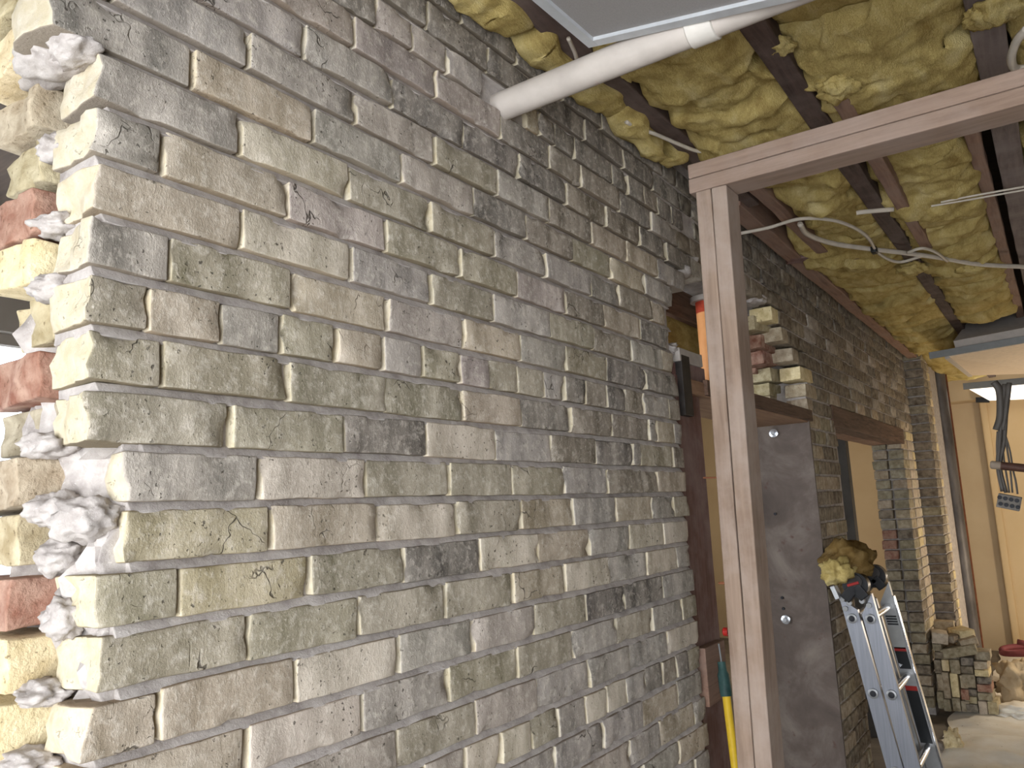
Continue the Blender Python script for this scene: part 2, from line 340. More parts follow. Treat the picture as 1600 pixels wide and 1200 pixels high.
# perpends read off the wall, in metres from the camera's foot along the wall, and the colour of each brick between them
COURSES = {
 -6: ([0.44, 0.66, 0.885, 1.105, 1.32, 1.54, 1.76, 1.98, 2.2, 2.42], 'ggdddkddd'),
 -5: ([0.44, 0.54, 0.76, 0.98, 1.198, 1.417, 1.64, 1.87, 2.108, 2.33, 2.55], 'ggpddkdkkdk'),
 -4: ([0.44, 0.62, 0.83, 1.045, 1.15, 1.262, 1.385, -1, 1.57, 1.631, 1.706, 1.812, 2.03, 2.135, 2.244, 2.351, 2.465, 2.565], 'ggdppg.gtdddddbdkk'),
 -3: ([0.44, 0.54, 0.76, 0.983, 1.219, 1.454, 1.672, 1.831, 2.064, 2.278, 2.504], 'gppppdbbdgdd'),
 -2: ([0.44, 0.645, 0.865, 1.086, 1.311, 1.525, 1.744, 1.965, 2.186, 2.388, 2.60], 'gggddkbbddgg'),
 -1: ([0.44, 0.53, 0.748, 0.984, 1.205, 1.427, 1.65, 1.872, 2.087, 2.304, 2.53], 'gggpogbttgg'),
 0: ([0.445, 0.653, 0.879, 1.104, 1.333, 1.539, 1.762, 1.974, 2.201, 2.411], 'gtgpdbotgt'),
 1: ([0.517, 0.732, 0.965, 1.186, 1.408, 1.62, 1.852, 2.014, 2.239, 2.34], 'gloogg' + 'dbt'),
 2: ([0.51, 0.605, 0.827, 1.054, 1.272, 1.488, 1.706, 1.918, 2.148, 2.36], 'gtpoopbtd'),
 3: ([0.515, 0.738, 0.965, 1.178, 1.391, 1.625, 1.846, 2.068, 2.287, 2.376], 'tlgogobgt'),
 4: ([0.511, 0.621, 0.837, 1.054, 1.282, 1.49, 1.692, 1.912, 2.153, 2.386], 'gotptgodd'),
 5: ([0.513, 0.591, 0.704, 0.812, 0.926, 1.038, 1.148, 1.265, 1.366, 1.473, 1.58, 1.677, 1.782, 1.894, 2.003, 2.123, 2.306, 2.391], 'otgotgopoogdbdbgb'),
 6: ([0.515, 0.611, 0.824, 1.047, 1.268, 1.479, 1.696, 1.916, 2.149, 2.202, 2.335, 2.40], 'ooootdbbgtgo'),
 7: ([0.515, 0.719, 0.94, 1.154, 1.377, 1.598, 1.816, 2.031, 2.08, 2.31, 2.395], 'oodlgbddob'),
 8: ([0.567, 0.77, 0.992, 1.215, 1.433, 1.651, 1.868, 2.08, 2.188, 2.40], 'glooogbbt'),
 9: ([0.57, 0.79, 1.016, 1.232, 1.458, 1.678, 1.901, 2.122, 2.285, 2.40], 'ytlotgtgo'),
 10: ([0.535, 0.642, 0.865, 1.082, 1.305, 1.523, 1.756, 1.975, 2.2, 2.385], 'oyodltgll'),
 11: ([0.541, 0.754, 0.968, 1.19, 1.414, 1.625, 1.846, 2.07, 2.274, 2.38], 'oooo' + 'tlglg'),
 12: ([0.523, 0.616, 0.836, 1.058, 1.272, 1.493, 1.715, 1.917, 2.163, 2.397], 'ttlgpokdg'),
 13: ([0.515, 0.747, 0.973, 1.193, 1.422, 1.645, 1.866, 2.076, 2.286, 2.396], 'tlgoogogo'),
 14: ([0.52, 0.61, 0.83, 1.051, 1.27, 1.488, 1.711, 1.926, 2.16, 2.395], 'ltpopgggl'),
 15: ([0.52, 0.67, 0.78, 0.895, 1.005, 1.121, 1.233, 1.346, 1.456, 1.563, 1.683, 1.786, 1.893, 2.009, 2.116, 2.213, 2.298, 2.398], 'tglllpllogligdbdo'.replace('i', 'l')),
 16: ([0.52, 0.66, 0.88, 1.10, 1.32, 1.539, 1.759, 1.98, 2.207, 2.392], 'glgpgggtg'),
 17: ([0.52, 0.75, 0.97, 1.20, 1.42, 1.65, 1.89, 2.075, 2.319, 2.408], 'tlgggpgtg'),
 18: ([0.52, 0.63, 0.85, 1.07, 1.29, 1.51, 1.73, 1.958, 2.189, 2.405], 'lgtgogggt'),
 19: ([0.52, 0.74, 0.96, 1.18, 1.40, 1.63, 1.85, 2.07, 2.29, 2.402], 'gtlggtggg'),
 20: ([0.52, 0.63, 0.85, 1.07, 1.29, 1.51, 1.73, 1.95, 2.17, 2.40], 'tggltggtg'),
}

wall_near = None
core = Acc()
# mortar body behind the facing bricks: a rough end where the wall was broken through
def rough_end(p):
    if p.x < -0.75:
        n = fbm(Vector((p.y*14, p.z*11, 3.3)), 4)*0.035
        p = p + Vector((n, 0, 0))
    return p
core.add(rbox(0.915, 0.108, 1.40, 0.004, (3, 12, 150), 0.0, 1, 0, rough_end), (1.475, 0.126, 1.40))
core.add(rbox(0.90, 0.05, 0.92, 0.004, (2, 4, 90), 0.0, 1, 0, lambda p: p + Vector((fbm(Vector((p.y*14, p.z*11, 8.1)), 4)*0.03 if p.x < -0.75 else 0, 0, 0))), (1.475, 0.245, 0.92))
# struck bed joints, one wavering strip below every course
for kk in range(-6, 21):
    s0 = COURSES[kk][0][0]; s0 = max(s0, COURSES.get(kk+1, COURSES[kk])[0][0]) + rnd.uniform(0.004, 0.03)
    s1 = 2.385; zc = Z0 - kk*H - 0.0065
    def joint(p, z=zc, s=kk):
        w = Vector((p.x*9 + s*5.3, s*2.1, p.z*30))
        p = p + Vector((0, 0.0022*noise.noise(w) + 0.0014*noise.noise(w*4), 0.0018*noise.noise(w*0.6 + Vector((9, 0, 0)))))
        if p.y < 0: p.y += 0.0105*max(0.0, min(1.0, (p.z + 0.008)/0.016))
        return p
    core.add(rbox((s1-s0)/2, 0.05, 0.0085, 0.002, (70, 1, 2), 0, 1, 0, joint), ((s0+s1)/2, 0.0535, zc))
wall_near = struct(put('wall_near', core.mesh('wall_near', True, 40), M['mortar']), 'pale stock brick wall, its end broken away and lit by daylight')

def brick_mesh(L, hz, D, seed, end=False, fine=True, amp=0.0022):
    nx = max(3, int(L/0.02)) if fine else 3
    def chip(p):
        q = p + Vector((seed*1.37, seed*0.71, 0))
        e = noise.noise(q*26)
        if p.y < -D/2 + 0.02:
            edge = min(hz/2-abs(p.z), L/2-abs(p.x))
            if edge < 0.012 and e > 0.18: p = p + Vector((0, (e-0.18)*0.03*(1-edge/0.012), 0))
            p.y += 0.0012*noise.noise(q*45)
        if end and p.x < -L/2 + 0.03:
            n = fbm(Vector((p.y*22+seed, p.z*22, seed*1.9)), 3)
            p.x += 0.009*n + (0.020*max(0.0, noise.noise(Vector((p.y*16+seed*2, p.z*10, seed)))+0.05) if p.y > -D/2+0.04 else 0)
        return p
    V, F = rbox(L/2, D/2, hz/2, 0.0034, (nx, 6 if end else 1, 4 if fine else 1), amp, 17.0, seed, chip)
    return mesh('brick', V, F, True, 50)
seed = 1
for kk, (ss, cc) in COURSES.items():
    for i in range(len(ss)-1):
        a, b = ss[i], ss[i+1]
        if a < 0 or b < 0: continue
        seed += 1
        gap0, gap1 = rnd.uniform(0.003, 0.0090), rnd.uniform(0.001, 0.004)
        first = i == 0
        L = b-a-gap0-gap1 if not first else b-a-gap1
        x0 = a + (0 if first else gap0)
        hz = rnd.uniform(0.0605, 0.0635) + (0.0015 if L > 0.15 else 0)
        me = brick_mesh(L, hz, 0.100, seed, first)
        code = cc[i] if i < len(cc) else 'g'
        o = put('brick', me, M['brick'], wall_near, (x0+L/2, 0.050+rnd.uniform(-0.0028, 0.0022), Z0-kk*H+hz/2+rnd.uniform(-0.0012, 0.0012)),
                (rnd.uniform(-0.012, 0.012), rnd.uniform(-0.007, 0.007), rnd.uniform(-0.010, 0.010)), tint(code))
# brickwork below the picture, down to the floor: one part
low = Acc()
for kk in range(21, 30):
    x = 0.52 + (0.11 if kk % 2 else 0)
    while x < 2.36:
        L = min(0.214, 2.39-x); low.add(rbox(L/2, 0.05, 0.031, 0.004, (1, 1, 1)), (x+L/2, 0.05, Z0-kk*H+0.031)); x += 0.222
o = put('lower_brickwork', low.mesh('lower_brickwork', True, 50), M['brick'], wall_near, None, None, PAL['g']); o['kind'] = 'stuff'
# inner leaf, seen end-on at the broken end
inner = {-2: ('t', .47), -1: ('y', .46), 0: ('c', .47), 1: ('t', .50), 2: ('y', .515), 3: ('r', .50), 4: ('c', .50), 5: ('y', .535), 6: ('r', .52), 7: ('o', .545), 8: ('t', .50), 9: ('y', .50), 10: ('r', .505), 11: ('c', .49), 12: ('c', .48), 13: ('t', .49), 14: ('r', .5), 15: ('y', .49)}
for kk, (code, sx) in inner.items():
    seed += 1; L = 0.20
    DD = 0.165 if kk >= 6 else 0.118; me = brick_mesh(L, 0.063, DD, seed, True, True, 0.0035)
    put('brick', me, M['rough_brick'], wall_near, (sx+L/2, 0.128+DD/2+rnd.uniform(-0.006, 0.01), Z0-kk*H+0.031+rnd.uniform(-0.004, 0.004)), (rnd.uniform(-.05, .05), rnd.uniform(-.04, .04), rnd.uniform(-.10, .10)), tint(code))
# loose lumps of mortar hanging in the broken end
def lump(c, r, s, name='mortar_lump', parent=None, mat=None, amp=0.35):
    bm = bmesh.new(); bmesh.ops.create_icosphere(bm, subdivisions=4, radius=1.0)
    V = []
    for v in bm.verts:
        d = 1 + amp*fbm(v.co*1.6 + Vector((s*3.3, s, 0)), 4); V.append(Vector((v.co.x*r[0], v.co.y*r[1], v.co.z*r[2]))*d)
    F = [tuple(v.index for v in f.verts) for f in bm.faces]; bm.free()
    return put(name, mesh(name, V, F, True), mat or M['mortar'], parent, c)
for i, (c, r) in enumerate([((.505, .10, 2.245), (.05, .09, .028)), ((.50, .035, 2.235), (.035, .05, .02)), ((.54, .115, 1.635), (.045, .04, .03)), ((.55, .05, 1.62), (.05, .05, .035)), ((.54, .10, 1.575), (.04, .04, .028)),
        ((.535, .075, 1.50), (.03, .04, .03)), ((.53, .11, 1.41), (.04, .05, .02)), ((.53, .12, 2.02), (.04, .05, .02)), ((.525, .11, 1.93), (.04, .05, .022)), ((.53, .12, 1.72), (.04, .05, .022)), ((.53, .115, 2.13), (.04, .04, .025)), ((.52, .12, 1.33), (.04, .06, .02))]):
    lump(c, tuple(0.8*t for t in r), i, 'mortar_lump', wall_near, None, 0.32)

# ---- wall over and between the openings
FAR_POOL = [brick_mesh(0.212, 0.064, 0.10, 980+i, True, False, 0.004) for i in range(5)]
for me in FAR_POOL: me.materials.append(M['rough_brick'])
BR_POOL = [brick_mesh(0.212, 0.0625, 0.10, 900+i, True, False, 0.003) for i in range(6)]
HD_POOL = [brick_mesh(0.102, 0.0625, 0.10, 950+i, True, False, 0.003) for i in range(5)]
for me in BR_POOL+HD_POOL: me.materials.append(M['rough_brick'])
def lay(parent, kk, x0, x1, codes, y=0.05, offset=0.0, head=None):
    x = x0; first = True
    while x < x1-0.03:
        L = 0.222 if not first or offset == 0 else offset
        L = min(L, x1-x)
        pool = BR_POOL if L > 0.15 else HD_POOL; base = 0.212 if L > 0.15 else 0.102
        put('brick', rnd.choice(pool), None, parent, (x+L/2, y+rnd.uniform(-.004, .003), Z0-kk*H+0.0315), (rnd.uniform(-.015, .015), rnd.uniform(-.008, .008), rnd.uniform(-.015, .015)), tint(head if head and first else rnd.choice(codes)), ((L-0.009)/base, 1, 1))
        x += L; first = False
mid = Acc()
mid.add(box(2.36, 7.30, 0.010, 0.235, 2.47, 2.80)); mid.add(box(3.74, 7.30, 0.010, 0.235, 2.32, 2.48)); mid.add(box(4.06, 7.30, 0.010, 0.235, 2.10, 2.33)); mid.add(box(4.01, 4.56, 0.010, 0.235, 0, 2.12))
mid.add(box(2.36, 2.56, 0.012, 0.235, 2.39, 2.48))
wall_mid = struct(put('wall_middle', mid.mesh('wall_middle'), M['mortar']), 'shaded brick wall carried over the doorway and the second opening')
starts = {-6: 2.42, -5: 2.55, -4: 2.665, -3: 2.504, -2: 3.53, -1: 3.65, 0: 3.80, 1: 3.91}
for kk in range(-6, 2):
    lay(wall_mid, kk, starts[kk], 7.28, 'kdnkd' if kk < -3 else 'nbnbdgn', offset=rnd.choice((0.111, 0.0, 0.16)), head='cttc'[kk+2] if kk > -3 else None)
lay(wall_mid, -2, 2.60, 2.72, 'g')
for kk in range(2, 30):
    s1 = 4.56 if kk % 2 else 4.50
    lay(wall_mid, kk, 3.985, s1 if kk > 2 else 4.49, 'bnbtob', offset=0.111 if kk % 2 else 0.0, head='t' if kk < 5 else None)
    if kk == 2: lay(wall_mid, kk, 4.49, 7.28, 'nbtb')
# stub ends of the inner leaf at the broken jamb
for i, (px, py, code, xx) in enumerate([(1172, 535, 'r', 3.62), (1178, 558, 'r', 3.70), (1189, 585, 'y', 3.84), (1187, 609, 'y', 3.90), (1163, 505, 'y', 3.5), (1190, 630, 't', 3.93), (1160, 575, 'r', 3.8), (1155, 600, 't', 3.9), (1150, 620, 'y', 3.9)]):
    q = at(px, py, 0, xx); seed += 1
    put('brick', brick_mesh(0.2, 0.064, 0.11, seed, True, False, 0.006), M['rough_brick'], wall_mid, (xx+0.1, q.y, q.z), (rnd.uniform(-.06, .06), rnd.uniform(-.05, .05), rnd.uniform(-.1, .1)), tint(code))
for i, (c, r) in enumerate([((3.46, .06, 2.475), (.10, .06, .022)), ((2.56, .05, 2.40), (.07, .05, .04)), ((2.66, .07, 2.46), (.09, .06, .035)), ((2.43, .06, 2.10), (.05, .06, .03))]):
    lump(c, r, 40+i, 'mortar_lump', wall_mid)

# ---- pier on the far side of the second opening
pier = Acc(); pier.add(box(6.765, 7.28, 0.012, 0.228, 0, 2.12))
wall_pier = struct(put('wall_pier', pier.mesh('wall_pier'), M['mortar']), 'brick pier on the far side of the second opening, its front lit warm')
for kk in range(2, 30):
    z = Z0-kk*H+0.0315
    for j, yy in enumerate((0.055, 0.172)):
        put('brick', rnd.choice(FAR_POOL), None, wall_pier, (6.81+rnd.uniform(-.012, .012), yy+0.002, z), (rnd.uniform(-.02, .02), rnd.uniform(-.02, .02), rnd.uniform(-.05, .05)), tint(rnd.choice('tootbo' if not (kk in (13, 14, 15) and j) else 'r')), (1.0, 1.02, 1))
    put('brick', rnd.choice(FAR_POOL), None, wall_pier, (7.03, 0.05, z), (0, 0, rnd.uniform(-.02, .02)), tint(rnd.choice('lcl')), (0.95, 1, 1))  # front bricks coded paler than the ends: warm light put into their colour
    put('brick', rnd.choice(HD_POOL), None, wall_pier, (7.20, 0.05, z), (0, 0, rnd.uniform(-.02, .02)), tint(rnd.choice('tlcl')), (1.0, 1, 1))
# ---- nib of wall standing forward of the pier
nib = Acc(); nib.add(box(7.33, 8.2, -0.120, 0.235, 0, 2.80))
wall_nib = struct(put('wall_nib', nib.mesh('wall_nib'), M['mortar']), 'toothed brick nib standing forward beside the black soil pipe')
for kk in range(-6, 30):
    z = Z0-kk*H+0.0315; w = 0.145 if kk % 2 else 0.135
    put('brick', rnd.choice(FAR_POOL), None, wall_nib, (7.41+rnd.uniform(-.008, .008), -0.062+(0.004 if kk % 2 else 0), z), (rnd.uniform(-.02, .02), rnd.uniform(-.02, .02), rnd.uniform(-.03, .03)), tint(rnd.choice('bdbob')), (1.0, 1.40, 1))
    put('brick', rnd.choice(HD_POOL), None, wall_nib, (7.59, -0.085, z), (0, 0, rnd.uniform(-.02, .02)), tint(rnd.choice('tlc')), (1.2, 1, 1))  # paler than the nib's end bricks, so the lit side is partly painted

# ------------------------------------------------------------------ room shell
struct(put('floor', mesh('floor', *box(-1.45, 9.8, -4.7, 3.2, -0.12, 0)), M['floor']))
struct(put('ceiling', mesh('ceiling', *box(-1.45, 9.8, -4.7, 3.2, 2.93, 3.0)), M['deck']))
wl = Acc()   # window wall behind the camera: one wide opening
for b in ((-1.45, -1.3, -4.7, -2.55, 0, 2.95), (-1.45, -1.3, 0.05, 3.2, 0, 2.95), (-1.45, -1.3, -2.55, 0.05, 0, 0.45), (-1.45, -1.3, -2.55, 0.05, 2.25, 2.95)): wl.add(box(*b))
struct(put('wall_window', wl.mesh('wall_window'), M['white']))
def window(name, x0, x1, y0, y1, z0, z1):
    w = thing_s(name, ((x0+x1)/2, (y0+y1)/2, z0)); along_y = (y1-y0) > (x1-x0); t = 0.05; a = Acc()
    if along_y:
        for b in ((x0, x1, y0, y1, z0, z0+t), (x0, x1, y0, y1, z1-t, z1), (x0, x1, y0, y0+t, z0, z1), (x0, x1, y1-t, y1, z0, z1), (x0, x1, (y0+y1-t)/2, (y0+y1+t)/2, z0, z1)): a.add(box(*b))
        gl = box((x0+x1)/2-.003, (x0+x1)/2+.003, y0+t, y1-t, z0+t, z1-t)
    else:
        for b in ((x0, x1, y0, y1, z0, z0+t), (x0, x1, y0, y1, z1-t, z1), (x0, x0+t, y0, y1, z0, z1), (x1-t, x1, y0, y1, z0, z1)): a.add(box(*b))
        gl = box(x0+t, x1-t, (y0+y1)/2-.003, (y0+y1)/2+.003, z0+t, z1-t)
    put('window_frame', a.mesh('window_frame'), M['white'], w); put('pane', mesh('pane', *gl), M['glass'], w)
def thing_s(name, loc):
    o = bpy.data.objects.new(name, None); COL.objects.link(o); o.location = loc; o['kind'] = 'structure'; return o
window('window_1', -1.4, -1.35, -2.55, 0.05, 0.45, 2.25)
struct(put('wall_right', mesh('wall_right', *box(-1.45, 9.8, -4.85, -4.7, 0, 2.95)), M['white']))
wb = Acc()
for b in ((-1.45, 0.2, 3.0, 3.15, 0, 2.95), (2.6, 9.8, 3.0, 3.15, 0, 2.95), (0.2, 2.6, 3.0, 3.15, 0, 0.5), (0.2, 2.6, 3.0, 3.15, 2.55, 2.95)): wb.add(box(*b))
struct(put('wall_beyond', wb.mesh('wall_beyond'), M['white']))
window('window_2', 0.2, 2.6, 3.06, 3.11, 0.5, 2.55)
struct(put('wall_end', mesh('wall_end', *box(9.6, 9.75, -4.7, 3.15, 0, 2.95)), M['plaster']), 'tan plastered end wall of the room, lit warm')
struct(put('wall_end_return', mesh('wall_end_return', *box(9.50, 9.62, -4.7, -0.42, 0, 2.52)), M['plaster_b']), 'brighter yellow plaster face of the end wall')
struct(put('trim_1', mesh('trim_1', *rbox(0.03, 0.035, 1.26, 0.02, (1, 1, 1)), True), M['plaster_b'], None, (9.505, -0.385, 1.26)), 'pale rounded vertical edge on the end wall')
struct(put('trim_2', mesh('trim_2', *box(9.30, 9.62, -4.7, 1.0, 2.50, 2.95)), M['plaster']), 'tan bulkhead over the end wall')

# ------------------------------------------------------------------ doorway lining
door = thing_s('door_1', (3.2, 0.1, 0)); door['label'] = 'stripped doorway lining of red-brown stained boards'
put('head_board', mesh('head_board', *beam((2.50, 0.13, 1.985), (4.00, 0.13, 1.985), 0.26, 0.05, 0.003, 10, 0.002)), M['head'], door)
put('head_face', mesh('head_face', *beam((2.62, -0.006, 1.992), (4.01, -0.006, 1.992), 0.016, 0.054, 0.002, 10, 0.0015)), M['lintel'], door)
put('jamb_board', mesh('jamb_board', *beam((2.523, 0.045, 0.0), (2.523, 0.045, 2.02), 0.05, 0.20, 0.003, 10, 0.002, (1, 0, 0))), M['frame'], door)
put('jamb_edge', mesh('jamb_edge', *beam((2.648, 0.055, 0.0), (2.648, 0.055, 1.99), 0.04, 0.024, 0.003, 10, 0.001, (1, 0, 0))), M['frame_dark'], door)
put('patch_block', mesh('patch_block', *rbox(0.085, 0.02, 0.085, 0.003, (1, 1, 1), 0.002, 9)), M['batten'], door, (2.50, 0.012, 1.08))
put('angle_bracket', mesh('angle_bracket', *rbox(0.035, 0.012, 0.10, 0.002, (1, 1, 1))), M['bracket'], door, (2.475, 0.012, 1.985))
put('packing_block', mesh('packing_block', *rbox(0.10, 0.09, 0.022, 0.003, (2, 2, 1), 0.002, 9)), M['pale'], door, (2.53, 0.09, 2.085))
put('packing_block', mesh('packing_block', *rbox(0.11, 0.09, 0.03, 0.003, (2, 2, 1), 0.003, 9)), M['frame'], door, (2.56, 0.10, 2.035))
plate = thing('steel_plate', 'tall dusty grey steel plate bolted into the doorway jamb', 'plate', (3.97, 0.13, 0))
put('sheet', mesh('sheet', *rbox(0.008, 0.165, 0.985, 0.002, (1, 3, 8), 0.001, 5)), M['steel'], plate, (3.972, 0.160, 0.985))
def disc(r, t, n=20):
    return tube([(-t/2, 0, 0), (-t/2+0.001, 0, 0), (t/2, 0, 0)], [r*0.9, r, r], n)
for (px, py) in ((1209, 677), (1228, 968)):
    q = at(px, py, 0, 3.958); b = put('bolt', mesh('bolt', *disc(0.021, 0.012), True, 40), M['bolt'], plate, q); put('bolt_head', mesh('bolt_head', *disc(0.011, 0.02, 6)), M['bolt'], b, q - Vector((0.008, 0, 0)))
for (px, py) in ((1224, 951), (1222, 934), (1211, 803)):
    q = at(px, py, 0, 3.961); put('bolt_hole', mesh('bolt_hole', *disc(0.007, 0.006, 12)), M['hole'], plate, q)
# orange prop standing in the broken hole over the door
a0, a1 = at(1083, 462, 1, 0.10), at(1103, 606, 1, 0.10); xx = (a0.x+a1.x)/2+0.11
prop = thing('orange_pipe', 'short orange pipe with a red-painted top in the broken hole over the doorway', 'pipe', (xx, 0.10, a1.z))
put('tube', mesh('tube', *tube([(xx, .10, a1.z-0.02), (xx, .10, a0.z-0.04)], 0.042, 20), True, 40), M['orange'], prop)
put('painted_end', mesh('painted_end', *tube([(xx, .10, a0.z-0.045), (xx, .10, a0.z)], 0.0425, 20), True, 40), M['orange_red'], prop)
put('flange', mesh('flange', *tube([(xx, .10, a0.z), (xx, .10, a0.z+0.02)], 0.062, 20), True, 40), M['pale'], prop)
tag(put('cross_board', mesh('cross_board', *beam((2.35, 0.215, 2.395), (3.5, 0.215, 2.395), 0.03, 0.12, 0.003, 6, 0.002)), M['lintel']), 'dark brown board across the back of the broken hole', 'board')
def wool(name, x0, x1, y0, y1, z, label, sag=0.05, res=0.02, seed=0, amp=0.05, group=None, mat=None, thick=0.12, fold=1.0, edge=0.042):
    """a slab of glass wool sagging from the ceiling: folded, torn at the rim"""
    nx, ny = max(6, int((x1-x0)/res)), max(5, int((y1-y0)/res)); V = []; F = []
    for top in (0, 1):
        for i in range(nx+1):
            for j in range(ny+1):
                u, v = i/nx, j/ny; x = x0+(x1-x0)*u; y = y0+(y1-y0)*v
                q = Vector((x*1.0+seed*7.7, y*1.0, seed*2.3))
                b = (max(0.0, math.sin(math.pi*u))**0.22)*(max(0.0, math.sin(math.pi*v))**0.22)
                w = Vector((x*2.6 + 0.5*noise.noise(q*5), y*(2.0 if fold < 1.2 else 0.9) + 0.3*noise.noise(q*6), seed*1.3))
                if fold > 1.2: w.x *= 2.4
                t = (noise.noise(w)*0.5+0.5)*3.2 + 0.35*noise.noise(q*13); fl = math.floor(t); fr_ = min(1.0, max(0.0, (t-fl-0.72)/0.26)); fr_ = fr_*fr_*(3-2*fr_)
                h = (fl+fr_)/3.2*amp*(1.35 if fold > 0.7 else 0.5) + fbm(q*4, 3)*amp*0.45 + fbm(q*26, 4)*amp*0.13
                rim = min(u, 1-u, v, 1-v)
                jx = noise.noise(q*11)*edge*(1 if rim < 0.12 else 0.3); jy = noise.noise(q*11+Vector((5, 9, 1)))*edge*(1 if rim < 0.12 else 0.3)
                if top: V.append(Vector((x+jx*.6, y+jy*.6, z+thick*0.5+0.5*thick*b)))
                else: V.append(Vector((x+jx, y+jy, z+0.03*(1-b)-sag*b-h*(0.2+0.8*b))))
    n1 = (nx+1)*(ny+1); vid = lambda i, j, t: t*n1+i*(ny+1)+j
    for i in range(nx):
        for j in range(ny):
            F.append((vid(i, j, 0), vid(i, j+1, 0), vid(i+1, j+1, 0), vid(i+1, j, 0))); F.append((vid(i, j, 1), vid(i+1, j, 1), vid(i+1, j+1, 1), vid(i, j+1, 1)))
    for i in range(nx):
        F.append((vid(i, 0, 0), vid(i+1, 0, 0), vid(i+1, 0, 1), vid(i, 0, 1))); F.append((vid(i, ny, 0), vid(i, ny, 1), vid(i+1, ny, 1), vid(i+1, ny, 0)))
    for j in range(ny):
        F.append((vid(0, j, 0), vid(0, j, 1), vid(0, j+1, 1), vid(0, j+1, 0))); F.append((vid(nx, j, 0), vid(nx, j+1, 0), vid(nx, j+1, 1), vid(nx, j, 1)))
    c = Vector(((x0+x1)/2, (y0+y1)/2, z)); o = put(name, mesh(name, [p-c for p in V], F, True), mat or M['wool'], None, c)
    return tag(o, label, 'insulation', group)
tag(lump(at(1070, 540, 1, 0.30), (0.30, 0.05, 0.15), 77, 'insulation_wad', None, M['wool'], 0.3), 'yellow glass wool wad packed behind the broken hole over the doorway', 'insulation')

# ---- second opening
lin2 = thing('timber_lintel', 'dark old timber lintel over the second opening in the brick wall', 'lintel', (5.6, 0.1, 1.98))
put('lintel_beam', mesh('lintel_beam', *beam((4.49, 0.05, 2.03), (6.78, 0.05, 2.03), 0.11, 0.115, 0.006, 20, 0.004)), M['lintel'], lin2)
put('lintel_beam', mesh('lintel_beam', *beam((4.52, 0.172, 2.025), (6.75, 0.172, 2.025), 0.11, 0.10, 0.006, 20, 0.004)), M['batten'], lin2)
tag(put('steel_post', mesh('steel_post', *beam((6.05, 0.31, 0.0), (6.05, 0.31, 2.6), 0.09, 0.09, 0.004, 4, 0.0, (1, 0, 0))), M['postgrey']), 'slim grey post standing behind the second opening', 'post')

# ------------------------------------------------------------------ stud frame: post and beam
fr = thing('stud_frame', 'dusty pine post and double top plate in front of the doorway', 'frame', (1.885, -0.36, 0))
for i, yy in enumerate((-0.3322, -0.3722)):
    put('stud', mesh('stud', *beam((1.885, yy+0.038, 0.0), (1.885, yy, 2.365), 0.0385, 0.09, 0.0035, 12, 0.0014, (1, 0, 0), i*9)), M['stud'], fr)
for i, zz in enumerate((2.3845, 2.4238)):
    put('top_plate', mesh('top_plate', *beam((1.885, -0.297, zz), (1.885, -2.6, zz-0.012), 0.09-0.004*i, 0.0375, 0.0035, 20, 0.0012, (0, 0, 1), 30+i)), M['plate'], fr)
put('bent_nail', mesh('bent_nail', *tube([(1.845, -0.31, 1.66), (1.84, -0.270, 1.662)], 0.0022, 6)), M['rust'], fr)
nq = at(1127, 911, 0, 1.845); put('bent_nail', mesh('bent_nail', *tube([nq - Vector((0, .025, 0)), nq + Vector((0, .006, 0))], [0.005, 0.003], 6)), M['rust'], fr)
rq = at(1134.5, 987, 0, 1.895)
cap = thing('red_knob', 'small red plastic knob fixed to the hidden side of the pine post', 'knob', rq)
put('knob', mesh('knob', *tube([rq+Vector((0, .008, 0)), rq+Vector((0, .005, 0)), rq+Vector((0, -.006, 0))], [0.006, 0.010, 0.010], 14), True, 40), M['red'], cap)
put('stem', mesh('stem', *tube([rq+Vector((0, -.006, 0)), rq+Vector((0, -.016, 0))], 0.004, 10), True, 40), M['hole'], cap)
tag(put('back_batten', mesh('back_batten', *beam((3.18, 0.30, 0.0), (3.05, 0.30, 1.75), 0.03, 0.05, 0.002, 6, 0.001, (1, 0, 0))), M['batten']), 'thin brown batten standing in the doorway behind the post', 'batten')
# extension pole with a green grip
e0, e1, e2 = at(1128, 1040, 1, -0.05), at(1135, 1088, 1, -0.06), at(1149, 1200, 1, -0.09)
dirn = (e2-e1).normalized(); e3 = e1 + dirn*((0.02-e1.z)/dirn.z)
pl = thing('extension_pole', 'yellow extension pole with a dark green grip leaning in the doorway', 'pole', e3)
put('shaft', mesh('shaft', *tube([e1-dirn*0.04, e3], 0.0125, 14), True, 40), M['yellow'], pl)
gd = (e0-e1).normalized(); put('grip', mesh('grip', *tube([e1, e1+gd*0.012, e1+gd*0.062, e1+gd*0.072, e1+gd*0.098], [0.0165, 0.018, 0.0175, 0.013, 0.012], 14), True, 40), M['green'], pl)
put('inner_rod', mesh('inner_rod', *tube([e1+gd*0.09, e1+gd*0.15], 0.003, 10), True, 40), M['grid'], pl)

# ------------------------------------------------------------------ ceiling: joists, battens, glass wool
def joist(y, x0, x1, w, h, z, label, mat='joist', name='ceiling_joist', sd=0, grp='joists under the roof'):
    return tag(put(name, mesh(name, *beam((x0, y, z+h/2), (x1, y, z+h/2), w, h, 0.005, 60, 0.004, (0, 0, 1), sd)), M[mat]), label, 'joist', grp)
joist(-0.115, -1.25, 3.0, 0.06, 0.16, 2.725, 'dark rough joist close along the brick wall, ending at the pine beam', sd=1)
joist(-0.065, 2.9, 9.2, 0.07, 0.16, 2.705, 'brown wall plate along the top of the shaded brick wall', 'batten', 'wall_timber', 2)
joist(-0.515, -1.25, 9.2, 0.062, 0.19, 2.69, 'dark joist between the two wide bays of yellow wool', sd=3)
joist(-0.965, -1.25, 9.2, 0.075, 0.17, 2.70, 'wide greyish joist near the picture edge beside the hanging cable', 'greyjoist', sd=4)
